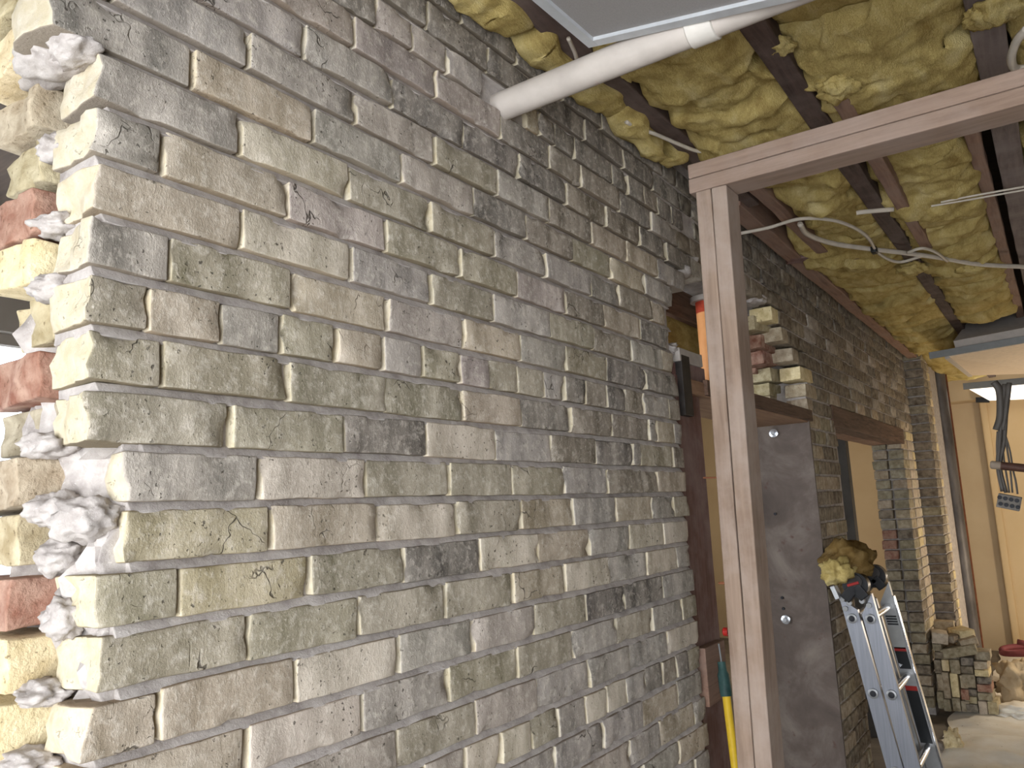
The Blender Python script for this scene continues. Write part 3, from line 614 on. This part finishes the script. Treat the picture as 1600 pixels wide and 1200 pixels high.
joist(-0.875, 2.1, 9.2, 0.045, 0.05, 2.715, 'pale batten running alongside the wide greyish joist', 'batten', 'ceiling_batten', 5)
joist(-0.605, 2.2, 3.9, 0.045, 0.05, 2.665, 'brown batten close beside the dark joist beyond the beam', 'batten', 'ceiling_batten', 6)
joist(-0.20, 2.6, 4.1, 0.05, 0.06, 2.70, 'short brown batten beside the wall plate under the loop of cable', 'batten', 'ceiling_batten', 7)
tag(put('cross_batten', mesh('cross_batten', *beam(at(1268, 413, 2, 2.70), at(1372, 396, 2, 2.70), 0.05, 0.03, 0.003, 6, 0.002)), M['batten']), 'brown cross batten under the wool where the cables meet', 'batten')
tag(put('cross_batten', mesh('cross_batten', *beam(at(1232, 404, 2, 2.72), at(1296, 400, 2, 2.72), 0.09, 0.03, 0.003, 6, 0.002)), M['frame']), 'short red-brown noggin beside the wall plate', 'batten')
G = 'glass wool between the joists'
bays = [
 (1.45, 2.62, -0.495, -0.15, 2.735, 0.045, 0.011, 'large bulging glass wool batt over the end of the pine beam'),
 (0.75, 1.46, -0.495, -0.15, 2.735, 0.03, 0.02, 'glass wool batt above the grey ceiling panel'),
 (2.60, 3.52, -0.495, -0.23, 2.735, 0.03, 0.013, 'pale glass wool batt just beyond the pine beam'),
 (3.50, 4.62, -0.495, -0.10, 2.73, 0.03, 0.015, 'glass wool batt under the meeting of the white cables'),
 (4.60, 5.82, -0.495, -0.10, 2.725, 0.03, 0.017, 'rippled glass wool batt beside the shaded brickwork'),
 (5.80, 7.28, -0.495, -0.10, 2.72, 0.03, 0.02, 'warm-lit glass wool batt near the end of the wall'),
 (0.9, 1.88, -0.935, -0.535, 2.735, 0.04, 0.016, 'glass wool batt over the end of the plastic pipe'),
 (1.86, 2.82, -0.935, -0.535, 2.735, 0.045, 0.011, 'broad folded glass wool batt with a ragged flap above the pine beam'),
 (2.80, 3.72, -0.86, -0.535, 2.735, 0.03, 0.013, 'glass wool batt under the beam between the two joists'),
 (3.70, 4.86, -0.86, -0.535, 2.73, 0.03, 0.015, 'ragged glass wool batt above the long white cable'),
 (4.84, 6.1, -0.86, -0.535, 2.725, 0.03, 0.018, 'brownish glass wool batt in front of the hanging light fitting'),
 (1.7, 2.66, -1.45, -1.0, 2.735, 0.04, 0.02, 'glass wool batt at the picture edge above the hanging white cable'),
 (2.64, 4.4, -1.45, -1.0, 2.735, 0.04, 0.025, 'glass wool batt beyond the wide greyish joist'),
 (4.42, 6.2, -1.45, -1.0, 2.73, 0.04, 0.03, 'glass wool batt far beyond the wide greyish joist'),
 (7.3, 9.2, -0.495, -0.11, 2.72, 0.03, 0.03, 'drooping glass wool batt over the end of the brick nib'),
]
for i, b in enumerate(bays): wool('insulation_batt', b[0], b[1], b[2], b[3], b[4], b[7], b[5], b[6], i+3, 0.055 if i in (0, 7, 1, 6) else 0.062, G, None, 0.14, 1.5 if i in (3, 4, 5, 9, 10) else 0.8)
for i, (x0, x1, y0, y1, lab) in enumerate([(0.6, 1.48, -0.10, -0.005, 'ragged wool strip tucked between wall and joist above the plastic pipe'), (1.50, 2.02, -0.10, -0.005, 'torn wool strip hanging over the brickwork beyond the pipe'),
        (1.96, 2.44, -0.10, -0.005, 'drooping wool strip on the wall head close to the beam end')]):
    wool('insulation_tuft', x0, x1, y0, y1, 2.715, lab, 0.018, 0.008, 60+i, 0.05, 'wool strips along the wall head', None, 0.1, 0.6, 0.035)
for i, (px, py, z, r, lab) in enumerate([(1221, 72, 2.70, .03, 'small torn scrap of wool stuck under the dark joist near the coupling'), (1536, 25, 2.69, .04, 'torn scrap of wool on the wide greyish joist'), (1560, 13, 2.69, .05, 'larger torn scrap of wool at the top picture edge'),
        (1308, 138, 2.67, .05, 'pale torn flap of wool beside the dark joist above the beam'), (1458, 172, 2.62, .04, 'ragged flap of wool hanging over the pine beam'), (1425, 420, 2.67, .06, 'wool tatter hanging under the crossing cables'), (1515, 418, 2.67, .06, 'wool tatter hanging below the long pale cable')]):
    tag(lump(at(px, py, 2, z), (r*1.2, r, r*0.5), 120+i, 'insulation_scrap', None, M['wool'], 0.38), lab, 'insulation')

# ---- drain pipe out of the wall and the grey panel lying against it
p0, p1, p2 = Vector((1.475, 0.06, 2.552)), Vector((1.452, -0.60, 2.545)), Vector((1.43, -2.2, 2.535))
dp = thing('drain_pipe', 'cream plastic drain pipe coming out of a hole in the brick wall', 'pipe', p0)
put('pipe_run', mesh('pipe_run', *tube([p0, p0.lerp(p1, .5), p1, p2], 0.0335, 28), True, 40), M['pipe'], dp)
pd = (p1-p0).normalized(); cpt = at(1098, 42, 0, 1.455); tt = (cpt-p0).dot(pd); cc0 = p0+pd*tt
put('coupling', mesh('coupling', *tube([cc0-pd*0.028, cc0-pd*0.026, cc0+pd*0.026, cc0+pd*0.028], [0.0345, 0.0378, 0.0378, 0.0345], 28), True, 40), M['pipe_cut'], dp)
put('hole_collar', mesh('hole_collar', *tube([(1.475, 0.03, 2.552), (1.475, 0.10, 2.552)], 0.06, 16)), M['hole'], wall_near)
gp = thing('ceiling_panel', 'grey prismatic light panel in a pale metal frame lying over the drain pipe', 'light panel', (1.0, -0.8, 2.58))
ca, cb, cc_ = at(920, 75, 2, 2.575), at(826, -4, 2, 2.575), at(1256, -6, 0, 1.40)
ex = (cb-ca).normalized(); ey = (cc_-ca); ey = (ey-ex*ey.dot(ex)).normalized(); ez = ex.cross(ey)
if ez.z < 0: ez = -ez
def slab(a0, a1, b0, b1, c0, c1):
    V, F = box(a0, a1, b0, b1, c0, c1); return [ca+ex*v[0]+ey*v[1]+ez*v[2] for v in V], F
LX, LY = 0.60, 1.19
put('diffuser', mesh('diffuser', *slab(.02, LX-.02, .02, LY-.02, 0.008, 0.016)), M['panel'], gp)
for b in ((0, LX, 0, .024), (0, LX, LY-.024, LY), (0, .024, .0245, LY-.0245), (LX-.024, LX, .0245, LY-.0245)):
    put('frame_rail', mesh('frame_rail', *slab(b[0], b[1], b[2], b[3], 0, 0.03)), M['panel_frame'], gp)
put('tray', mesh('tray', *slab(.03, LX-.03, .03, LY-.03, 0.03, 0.075)), M['troffer'], gp)

# ---- hanging light fittings further down the room
lf = thing('light_fitting', 'unlit light fitting hanging tilted from the ceiling near the picture edge', 'light', (7.0, -0.8, 2.55))
A, B = at(1452, 556, 0, 6.0), at(1620, 527, 0, 6.0)
put('rail', mesh('rail', *beam(A, B, 0.02, 0.045, 0.002, 4, 0)), M['grid'], lf)
q1, q2, q3, q4 = at(1480, 558, 0, 6.02), at(1640, 530, 0, 6.02), at(1640, 583, 0, 7.6), at(1516, 587, 0, 7.6)
def quad_slab(P, t):
    n = (P[1]-P[0]).cross(P[3]-P[0]).normalized()
    if n.z < 0: n = -n
    V = list(P)+[p+n*t for p in P]; return V, [(0, 1, 2, 3), (7, 6, 5, 4), (0, 4, 5, 1), (1, 5, 6, 2), (2, 6, 7, 3), (3, 7, 4, 0)]
put('diffuser', mesh('diffuser', *quad_slab([q1, q2, q3, q4], 0.012)), M['opal'], lf)
h1, h2, h3, h4 = at(1493, 546, 0, 6.03), at(1640, 519, 0, 6.03), at(1640, 492, 0, 6.35), at(1513, 518, 0, 6.35)
put('housing', mesh('housing', *quad_slab([h1, h2, h3, h4], 0.06)), M['troffer'], lf)
put('edge_strip', mesh('edge_strip', *beam(q1, q4, 0.03, 0.02, 0.002, 2, 0)), M['troffer'], lf)
lf2 = thing('light_fitting', 'lit white light panel close to the end wall', 'light', (8.9, -0.8, 2.5))
r1, r2, r3, r4 = at(1512, 607, 0, 8.6), at(1650, 597, 0, 8.6), at(1650, 622, 0, 9.25), at(1546, 626, 0, 9.25)
put('diffuser', mesh('diffuser', *quad_slab([r1, r2, r3, r4], 0.02)), M['lit'], lf2)
put('rail', mesh('rail', *beam(at(1505, 604, 0, 8.55), at(1660, 590, 0, 8.55), 0.03, 0.06, 0.002, 2, 0)), M['grid'], lf2)
put('end_bracket', mesh('end_bracket', *beam(at(1525, 625, 0, 9.25), at(1546, 625, 0, 9.25), 0.06, 0.05, 0.002, 2, 0)), M['black'], lf2)

# ------------------------------------------------------------------ cables
def cable(name, pts, z, r, mat, label, axis=2, grp=None):
    P = [at(p[0], p[1], axis, p[2] if len(p) > 2 else z) for p in pts]
    return tag(put(name, mesh(name, *tube(spline(P, 8), r, 8), True), M[mat]), label, 'cable', grp)
cable('ceiling_cable', [(1150, 366), (1200, 356), (1250, 342), (1300, 344), (1335, 356), (1357, 372), (1370, 393), (1390, 406), (1410, 409), (1440, 400)], 2.655, 0.007, 'cable', 'white cable looping under the wool from the post to the cross batten')
cable('ceiling_cable', [(1250, 350), (1262, 366), (1300, 380), (1360, 389), (1420, 396), (1470, 403), (1530, 413), (1605, 417)], 2.66, 0.011, 'cable', 'thick pale cable running the length of the ceiling to the picture edge')
cable('ceiling_cable', [(1418, 395), (1440, 388), (1462, 394), (1480, 408)], 2.65, 0.007, 'cable', 'short kinked cable end beside the long pale cable')
cable('ceiling_cable', [(1338, 333), (1350, 331), (1396, 327)], 2.665, 0.009, 'cable', 'short white cable stapled across the dark joist')
cable('ceiling_cable', [(1470, 316), (1520, 306), (1610, 290)], 2.67, 0.004, 'cable', 'upper of two thin taut wires at the picture edge')
cable('ceiling_cable', [(1455, 322), (1520, 311), (1610, 295)], 2.67, 0.004, 'cable', 'lower of two thin taut wires at the picture edge')
cable('ceiling_cable', [(1605, 45), (1590, 62), (1581, 85), (1582, 102), (1590, 108), (1606, 106)], 2.60, 0.010, 'cable', 'white cable end hanging in a hook at the picture edge')
cable('ceiling_cable', [(888, 60), (895, 75), (900, 88), (904, 110), (902, 132)], 2.66, 0.005, 'cable', 'thin pale cable dropping past the joist above the drain pipe')
cable('ceiling_cable', [(978, 190), (1005, 205), (1020, 208), (1060, 225), (1090, 236), (1120, 235)], 2.70, 0.006, 'cable', 'white cable stapled along the wall joist up to the pine beam')
tie = at(1366, 391, 2, 2.652); tag(put('cable_clip', mesh('cable_clip', *rbox(0.022, 0.012, 0.014, 0.004, (1, 1, 1)), True), M['black'], None, tie), 'small black clip where the white cables cross', 'clip')
XC = 4.2
tb = thing('cable_drop', 'bundle of dark cables hanging down to a grey terminal block', 'cables', at(1570, 790, 0, XC))
for pts, r in (([(1553, 597), (1562, 612), (1563, 650), (1557, 672)], .016), ([(1570, 600), (1566, 640), (1562, 690), (1560, 730), (1567, 768)], .010), ([(1574, 600), (1572, 650), (1569, 690), (1563, 730), (1572, 770)], .008), ([(1559, 674), (1558, 700), (1561, 735), (1570, 768)], .005),
                ([(1570, 680), (1574, 705), (1578, 730), (1582, 770)], .004), ([(1571, 680), (1578, 705), (1583, 735), (1587, 752), (1590, 772)], .004), ([(1577, 598), (1572, 640), (1567, 672)], .011), ([(1566, 690), (1569, 720), (1573, 745), (1577, 770)], .004)):
    put('cable', mesh('cable', *tube(spline([at(p[0], p[1], 0, XC) for p in pts], 6), r, 8), True), M['darkcable'], tb)
t0, t1 = at(1559, 781, 0, XC), at(1595, 788, 0, XC); td = (t1-t0)
blk = put('terminal_block', mesh('terminal_block', *beam(t0, t1, 0.075, 0.062, 0.003, 4, 0)), M['block'], tb)
for i in range(4):
    for j in range(2):
        c = t0 + td*((i+0.5)/4) + Vector((-0.038, 0, 0.014-0.028*j)); put('socket', mesh('socket', *disc(0.009, 0.006, 10)), M['hole'], blk, c)
b0, b1 = at(1547, 726, 0, XC-0.25), at(1625, 734, 0, XC-0.25)
bp = thing('brown_pole', 'dark brown round pole end crossing in front of the hanging cables', 'pole', b0)
put('shaft', mesh('shaft', *tube([b0.lerp(b1, .22), b1], 0.017, 14), True, 40), M['brownpole'], bp)
put('pole_end', mesh('pole_end', *tube([b0, b0.lerp(b1, .03), b0.lerp(b1, .22)], [0.012, 0.017, 0.0172], 14), True, 40), M['poletip'], bp)

# ------------------------------------------------------------------ soil pipe
s0, s1 = Vector((8.35, -0.125, 0.0)), Vector((8.35, -0.125, 2.8))
sp = thing('soil_pipe', 'tall black cast-iron soil pipe beside the brick nib', 'pipe', s0)
put('pipe_run', mesh('pipe_run', *tube([s0, s1], 0.062, 20), True, 40), M['blackiron'], sp)
put('rusty_back_strip', mesh('rusty_back_strip', *beam(s0+Vector((.06, -.055, 0)), s1+Vector((.06, -.055, 0)), 0.03, 0.03, .004, 4, .001, (1, 0, 0))), M['rust'], sp)

# ------------------------------------------------------------------ ladder leaning on the wall between the openings
XL = 3.86
def L2(px, py, x=XL): return at(px, py, 0, x)
tA0, tA1, bA0, bA1 = L2(1316, 950), L2(1339, 950), L2(1385, 1200), L2(1411, 1200)
tB0, tB1, bB0, bB1 = L2(1344, 950), L2(1368, 950), L2(1413, 1200), L2(1438, 1200)
ld = thing('folding_ladder', 'folded aluminium ladder leaning on the brick wall beside the steel plate', 'ladder', (XL, bB0.y-0.2, 0))
def down(t, b, z): return t + (b-t)*((z-t.z)/(b.z-t.z))
def stile(t0, t1, b0, b1, x, ztop, side, name='stile', mat='alu', th=0.03, slant=0.0):
    """channel stile between its two edge lines, from the floor to ztop"""
    P = []
    for xx in (x, x+th):
        d = Vector((xx-XL, 0, 0))
        P += [down(t0, b0, 0.02)+d, down(t1, b1, 0.02)+d, down(t1, b1, ztop+slant)+d, down(t0, b0, ztop)+d]
    F = [(0, 1, 2, 3), (7, 6, 5, 4), (0, 4, 5, 1), (1, 5, 6, 2), (2, 6, 7, 3), (3, 7, 4, 0)]
    return put(name, mesh(name, P, F), M[mat], ld)
WID = 0.42
sA = stile(tA0, tA1, bA0, bA1, XL, 1.155, -1, slant=-0.05); sB = stile(tB0, tB1, bB0, bB1, XL, 1.085, -1, slant=0.09)
fA = stile(tA0, tA1, bA0, bA1, XL+WID, 1.155, 1, mat='alu_in', slant=-0.05); fB = stile(tB0, tB1, bB0, bB1, XL+WID, 1.085, 1, mat='alu_in', slant=0.10)
lip = down(tB1, bB1, 0.5)
dB = (bB1-tB1).normalized(); nB = Vector((1, 0, 0)).cross(dB).normalized()
put('edge_lip', mesh('edge_lip', *beam(down(tB1, bB1, .02)+Vector((WID+.02, -.004, 0)), down(tB1, bB1, 1.12)+Vector((WID+.02, -.004, 0)), 0.035, 0.006, .001, 2, 0, (0, 1, 0))), M['rungm'], ld)
cA = lambda z: (down(tA0, bA0, z)+down(tA1, bA1, z))/2
cB = lambda z: (down(tB0, bB0, z)+down(tB1, bB1, z))/2
zr = [L2(1330, 966).z, L2(1364, 1083).z]; dz = zr[0]-zr[1]
for z in (zr[0], zr[1], zr[1]-dz):
    for cfun, st in ((cA, sA), (cB, sB)):
        c = cfun(z); put('rung', mesh('rung', *tube([c+Vector((-.006, 0, 0)), c+Vector((WID+.03, 0, 0))], 0.017, 14), True, 40), M['rungm'], ld)
        put('rung_end', mesh('rung_end', *disc(0.021, 0.012, 18), True, 40), M['alu_in'], st, c+Vector((-.007, 0, 0))); put('rung_hole', mesh('rung_hole', *disc(0.013, 0.014, 18), True, 40), M['hole'], st, c+Vector((-.0075, 0, 0)))
for st, pts in ((sA, ((1327, 942), (1321, 951), (1316, 936))), (sB, ((1353, 929), (1347, 939), (1358, 946)))):
    for (px, py) in pts:
        put('rivet', mesh('rivet', *disc(0.012, 0.014, 14), True, 40), M['alu_in'], st, L2(px, py, XL-0.003))
# hinge heads: a drum between the two sections on each side
for dx in (0.0, WID):
    hg = put('hinge', mesh('hinge', *tube([L2(1337, 914)+Vector((dx-.012, 0, 0)), L2(1337, 914)+Vector((dx+.04, 0, 0))], 0.054, 24), True, 40), M['black'], ld)
    put('hinge_arm', mesh('hinge_arm', *beam(L2(1337, 916)+Vector((dx+.012, 0, 0)), L2(1353, 934)+Vector((dx+.012, 0, 0)), 0.045, 0.07, .004, 2, 0, (1, 0, 0))), M['black'], hg)
    put('hinge_arm', mesh('hinge_arm', *beam(L2(1337, 916)+Vector((dx+.012, 0, 0)), L2(1321, 936)+Vector((dx+.012, 0, 0)), 0.045, 0.07, .004, 2, 0, (1, 0, 0))), M['black'], hg)
    put('hinge_disc', mesh('hinge_disc', *disc(0.030, 0.02, 24), True, 40), M['bracket'], hg, L2(1337, 908)+Vector((dx-.012, 0, 0)))
put('release_tab', mesh('release_tab', *beam(L2(1324, 915, XL-.02), L2(1342, 910, XL-.02), 0.012, 0.012, .002, 1, 0)), M['red'], ld)
put('lock_plate', mesh('lock_plate', *beam(L2(1302, 915, XL-.004), L2(1311, 935, XL-.004), 0.02, 0.06, .003, 1, 0, (1, 0, 0))), M['panel_frame'], ld)
# stickers on the inner face of the far stile
def sticker(z0, z1, mat, parent, name='sticker', inset=0.006, xo=-0.0025):
    d = Vector((WID+xo, 0, 0)); k = inset
    P = [down(tB0, bB0, z0)+d+Vector((0, -k, 0)), down(tB1, bB1, z0)+d+Vector((0, k, 0)), down(tB1, bB1, z1)+d+Vector((0, k, 0)), down(tB0, bB0, z1)+d+Vector((0, -k, 0))]
    Q = [p+Vector((0.0025, 0, 0)) for p in P]
    return put(name, mesh(name, P+Q, [(0, 1, 2, 3), (7, 6, 5, 4), (0, 4, 5, 1), (1, 5, 6, 2), (2, 6, 7, 3), (3, 7, 4, 0)]), M[mat], parent)
zpix = lambda py: L2(1400, py, XL+WID).z
sticker(zpix(1013), zpix(978), 'sticker_grey', ld)
for py in (962, 966, 970, 974): sticker(zpix(py+2.4), zpix(py), 'sticker', ld, 'warning_line', 0.008)
st1 = sticker(zpix(1044), zpix(1017), 'sticker', ld); sticker(zpix(1017), zpix(1011), 'red', ld, 'sticker_band')
put('sticker_mark', mesh('sticker_mark', *disc(0.012, 0.004, 3)), M['bolt'], st1, at(1407, 1039, 0, XL+WID-0.004))
sticker(zpix(1156), zpix(1077), 'sticker', ld); sticker(zpix(1077), zpix(1070), 'red', ld, 'sticker_band')
for (t0_, t1_, b0_, b1_) in ((tA0, tA1, bA0, bA1), (tB0, tB1, bB0, bB1)):
    for dx in (0, WID):
        c = (down(t0_, b0_, .03)+down(t1_, b1_, .03))/2+Vector((dx+.015, 0, 0)); put('foot', mesh('foot', *rbox(.024, .06, .03, .006, (1, 1, 1))), M['black'], ld, (c.x, c.y, .03))
# torn wool lump dropped on the ladder hinge
wq = at(1322, 880, 0, XL+0.08); chunk = thing('insulation_chunk', 'torn chunk of brown and yellow glass wool resting on the ladder hinge', 'insulation', wq-Vector((0, 0, .06)))
lump(wq+Vector((0.03, -.005, 0.005)), (0.11, 0.115, 0.085), 5, 'brown_crust', chunk, M['wool_brown'], 0.42); lump(at(1306, 893, 0, XL-0.02), (0.06, 0.068, 0.058), 9, 'yellow_core', chunk, M['wool'], 0.45)

# ------------------------------------------------------------------ stacked loose bricks on the floor by the end wall
XP = 6.75
def pile_brick(px, py, w, h, dpt, code, rx=0, rz=0, ry=0, x=XP, label=None, group='bricks of the stack by the soil pipe'):
    """one loose brick: w, h in metres as it faces the room; dpt is its length away from us"""
    global seed
    seed += 1; q = at(px, py, 0, x)
    V, F = rbox(dpt/2, w/2, h/2, 0.005, (2, 2, 2), 0.004, 16, seed)
    me = mesh('loose_brick', V, F, True, 50)
    o = put('loose_brick', me, M['rough_brick'], None, (q.x+dpt/2, q.y, q.z), (rx, ry, rz), tint(code))
    return tag(o, label or 'loose old brick in the stack on the floor beside the soil pipe', 'brick', group)
floor_y = lambda px: None
COLN = [('inner column', 1457, 1477), ('second column', 1477, 1493), ('third column', 1493, 1509), ('fourth column', 1509, 1522), ('outer column', 1522, 1600)]
ORD = ['topmost', 'second from top', 'third from top', 'fourth from top', 'fifth from top', 'sixth from top', 'seventh from top', 'eighth from top', 'ninth from top']
WORD = dict(t='tan', o='olive', c='cream', r='reddish', d='dark grey', b='brown', y='yellow', l='pale')
rows = [  # (x0, x1, y0, y1, colour) as they show in the front of the stack
 (1473, 1484, 1050, 1092, 't'), (1474, 1486, 1093, 1112, 'o'), (1485, 1498, 1052, 1090, 'c'), (1487, 1500, 1091, 1112, 'o'), (1500, 1512, 1055, 1076, 't'), (1501, 1514, 1077, 1094, 'r'), (1502, 1516, 1095, 1113, 'o'),
 (1471, 1483, 1031, 1049, 'c'), (1484, 1500, 1031, 1053, 'o'), (1457, 1472, 1006, 1018, 'o'), (1459, 1473, 1019, 1030, 'b'), (1474, 1499, 1019, 1030, 'd'), (1500, 1521, 1028, 1040, 'd'), (1501, 1521, 1041, 1053, 'b'),
 (1502, 1524, 1054, 1075, 'o'), (1506, 1526, 1077, 1088, 'd'), (1508, 1528, 1089, 1100, 'y'), (1510, 1529, 1101, 1114, 'd'), (1524, 1547, 1019, 1032, 'o'), (1522, 1544, 1034, 1046, 't'), (1522, 1546, 1047, 1058, 'c'), (1525, 1548, 1059, 1069, 'd'),
 (1526, 1550, 1070, 1082, 'r'), (1528, 1552, 1083, 1095, 'o'), (1529, 1543, 1096, 1117, 'l'), (1544, 1560, 1097, 1117, 'y'), (1459, 1470, 1031, 1052, 'b'), (1463, 1473, 1053, 1080, 't'), (1465, 1475, 1081, 1108, 'o')]
cols = {}
for rw in rows:
    m_ = (rw[0]+rw[1])/2; cols.setdefault([c[0] for c in COLN if c[1] <= m_ < c[2]][0], []).append(rw)
for c_ in cols.values(): c_.sort(key=lambda t: t[2])
for (xa, xb, ya, yb, code) in rows:
    w = (at(xa, (ya+yb)/2, 0, XP)-at(xb, (ya+yb)/2, 0, XP)).length; h = (at((xa+xb)/2, ya, 0, XP)-at((xa+xb)/2, yb, 0, XP)).length
    pile_brick((xa+xb)/2, (ya+yb)/2, w*0.95, h*0.96, 0.2, code, 0, rnd.uniform(-.04, .04), x=XP+rnd.uniform(-.02, .02),
               label=[f'{WORD[code]} brick, {ORD[cl.index((xa, xb, ya, yb, code))]} in the {cn} of the floor stack' for cn, cl in cols.items() if (xa, xb, ya, yb, code) in cl][0])
pile_brick(1497, 1019, 0.235, 0.068, 0.11, 'o', -0.20, 0.05, label='long olive brick laid across the front top of the brick stack')
pile_brick(1465, 998, 0.105, 0.075, 0.2, 'l', 0.12, 0.15, label='pale pinkish brick at the wall side of the stack top')
pile_brick(1507, 1005, 0.12, 0.062, 0.22, 't', -0.25, 0.3, label='tan brick lying askew on the stack top', x=XP+.05)
pile_brick(1500, 992, 0.11, 0.065, 0.2, 'c', -0.12, 0.5, label='orange-lit brick highest on the stack top', x=XP+.12)
pile_brick(1486, 999, 0.075, 0.05, 0.12, 'b', 0.1, -0.3, label='broken half brick wedged in the stack top', x=XP+.04)
pile_brick(1468, 978, 0.19, 0.07, 0.11, 't', 0.03, 0.05, label='brick lying level behind the stack against the nib', x=XP+.35)

# ------------------------------------------------------------------ dust sheets, heap and hose at the picture edge
def sheet(name, x0, x1, y0, y1, z, label, sd, amp=0.03, res=0.04):
    nx, ny = int((x1-x0)/res), int((y1-y0)/res); V = []; F = []
    for i in range(nx+1):
        for j in range(ny+1):
            x = x0+(x1-x0)*i/nx; y = y0+(y1-y0)*j/ny; q = Vector((x*1.6, y*1.6, sd))
            e = min(i/nx, 1-i/nx, j/ny, 1-j/ny)
            w_ = q + 0.5*noise.noise_vector(q*1.1); h = (0.5-abs(noise.noise(w_*1.1)))*amp*1.6 + max(0.0, 0.16-abs(noise.noise(w_*2.6+Vector((3, 1, 7)))))*amp*2.6 + fbm(q*5, 3)*amp*0.15
            V.append(Vector((x+0.06*noise.noise(q*2), y+0.06*noise.noise(q*2+Vector((4, 4, 4))), z+0.004+max(0, h)*min(1, 0.25+e*8))))
    for i in range(nx):
        for j in range(ny): a = i*(ny+1)+j; F.append((a, a+ny+1, a+ny+2, a+1))
    return tag(put(name, mesh(name, V, F, True), M['sheet']), label, 'dust sheet')
sheet('dust_sheet', 6.12, 7.05, -2.6, -0.10, 0.004, 'creased cream dust sheet on the floor in front of the brick stack', 1, 0.05)
sheet('dust_sheet', 4.45, 6.20, -2.4, -0.12, 0.03, 'whiter dust sheet on the floor nearer the ladder', 5, 0.05)
sheet('dust_sheet', 7.12, 9.45, -2.8, -0.25, 0.004, 'dust sheet on the floor between the stack and the end wall', 9, 0.05)
def heap(c, r, s, label, mat, amp=0.5):
    return tag(lump(c, r, s, 'cloth_heap', None, M[mat], amp), label, 'cloth')
hq = at(1592, 1066, 0, 7.3); heap(hq, (0.2, 0.15, 0.15), 3, 'beige cloth bundle piled beside the brick stack', 'sack'); hq = at(1590, 1084, 0, 7.75); heap(hq+Vector((0, 0, .0)), (0.14, 0.2, 0.08), 6, 'dark folded cloth behind the beige bundle', 'dsack')
hq = at(1592, 1112, 0, 6.88); heap(hq, (0.14, 0.18, 0.05), 8, 'crumpled pale cloth at the foot of the bundle', 'sheet')
ho = at(1604, 1026, 0, 7.9)
tag(put('hose_coil', mesh('hose_coil', *tube([ho+Vector((0.10*math.sin(a), 0.17*math.cos(a), 0.05*math.sin(a*0.5+1)+0.01*a)) for a in [i*2*math.pi/24 for i in range(44)]], 0.022, 10), True), M['pink']), 'dusty pink hose coil on the cloth at the picture edge', 'hose')
tag(lump((5.72, -0.10, 0.05), (0.10, 0.06, 0.05), 31, 'rubble_lump', None, M['mortar'], 0.4), 'pale lump of mortar rubble at the foot of the pier', 'rubble')
tag(lump((5.80, -0.20, 0.06), (0.07, 0.05, 0.09), 33, 'rubble_lump', None, M['rough_brick'], 0.4), 'upright broken brick shard beside the pier foot', 'rubble').color = PAL['c']
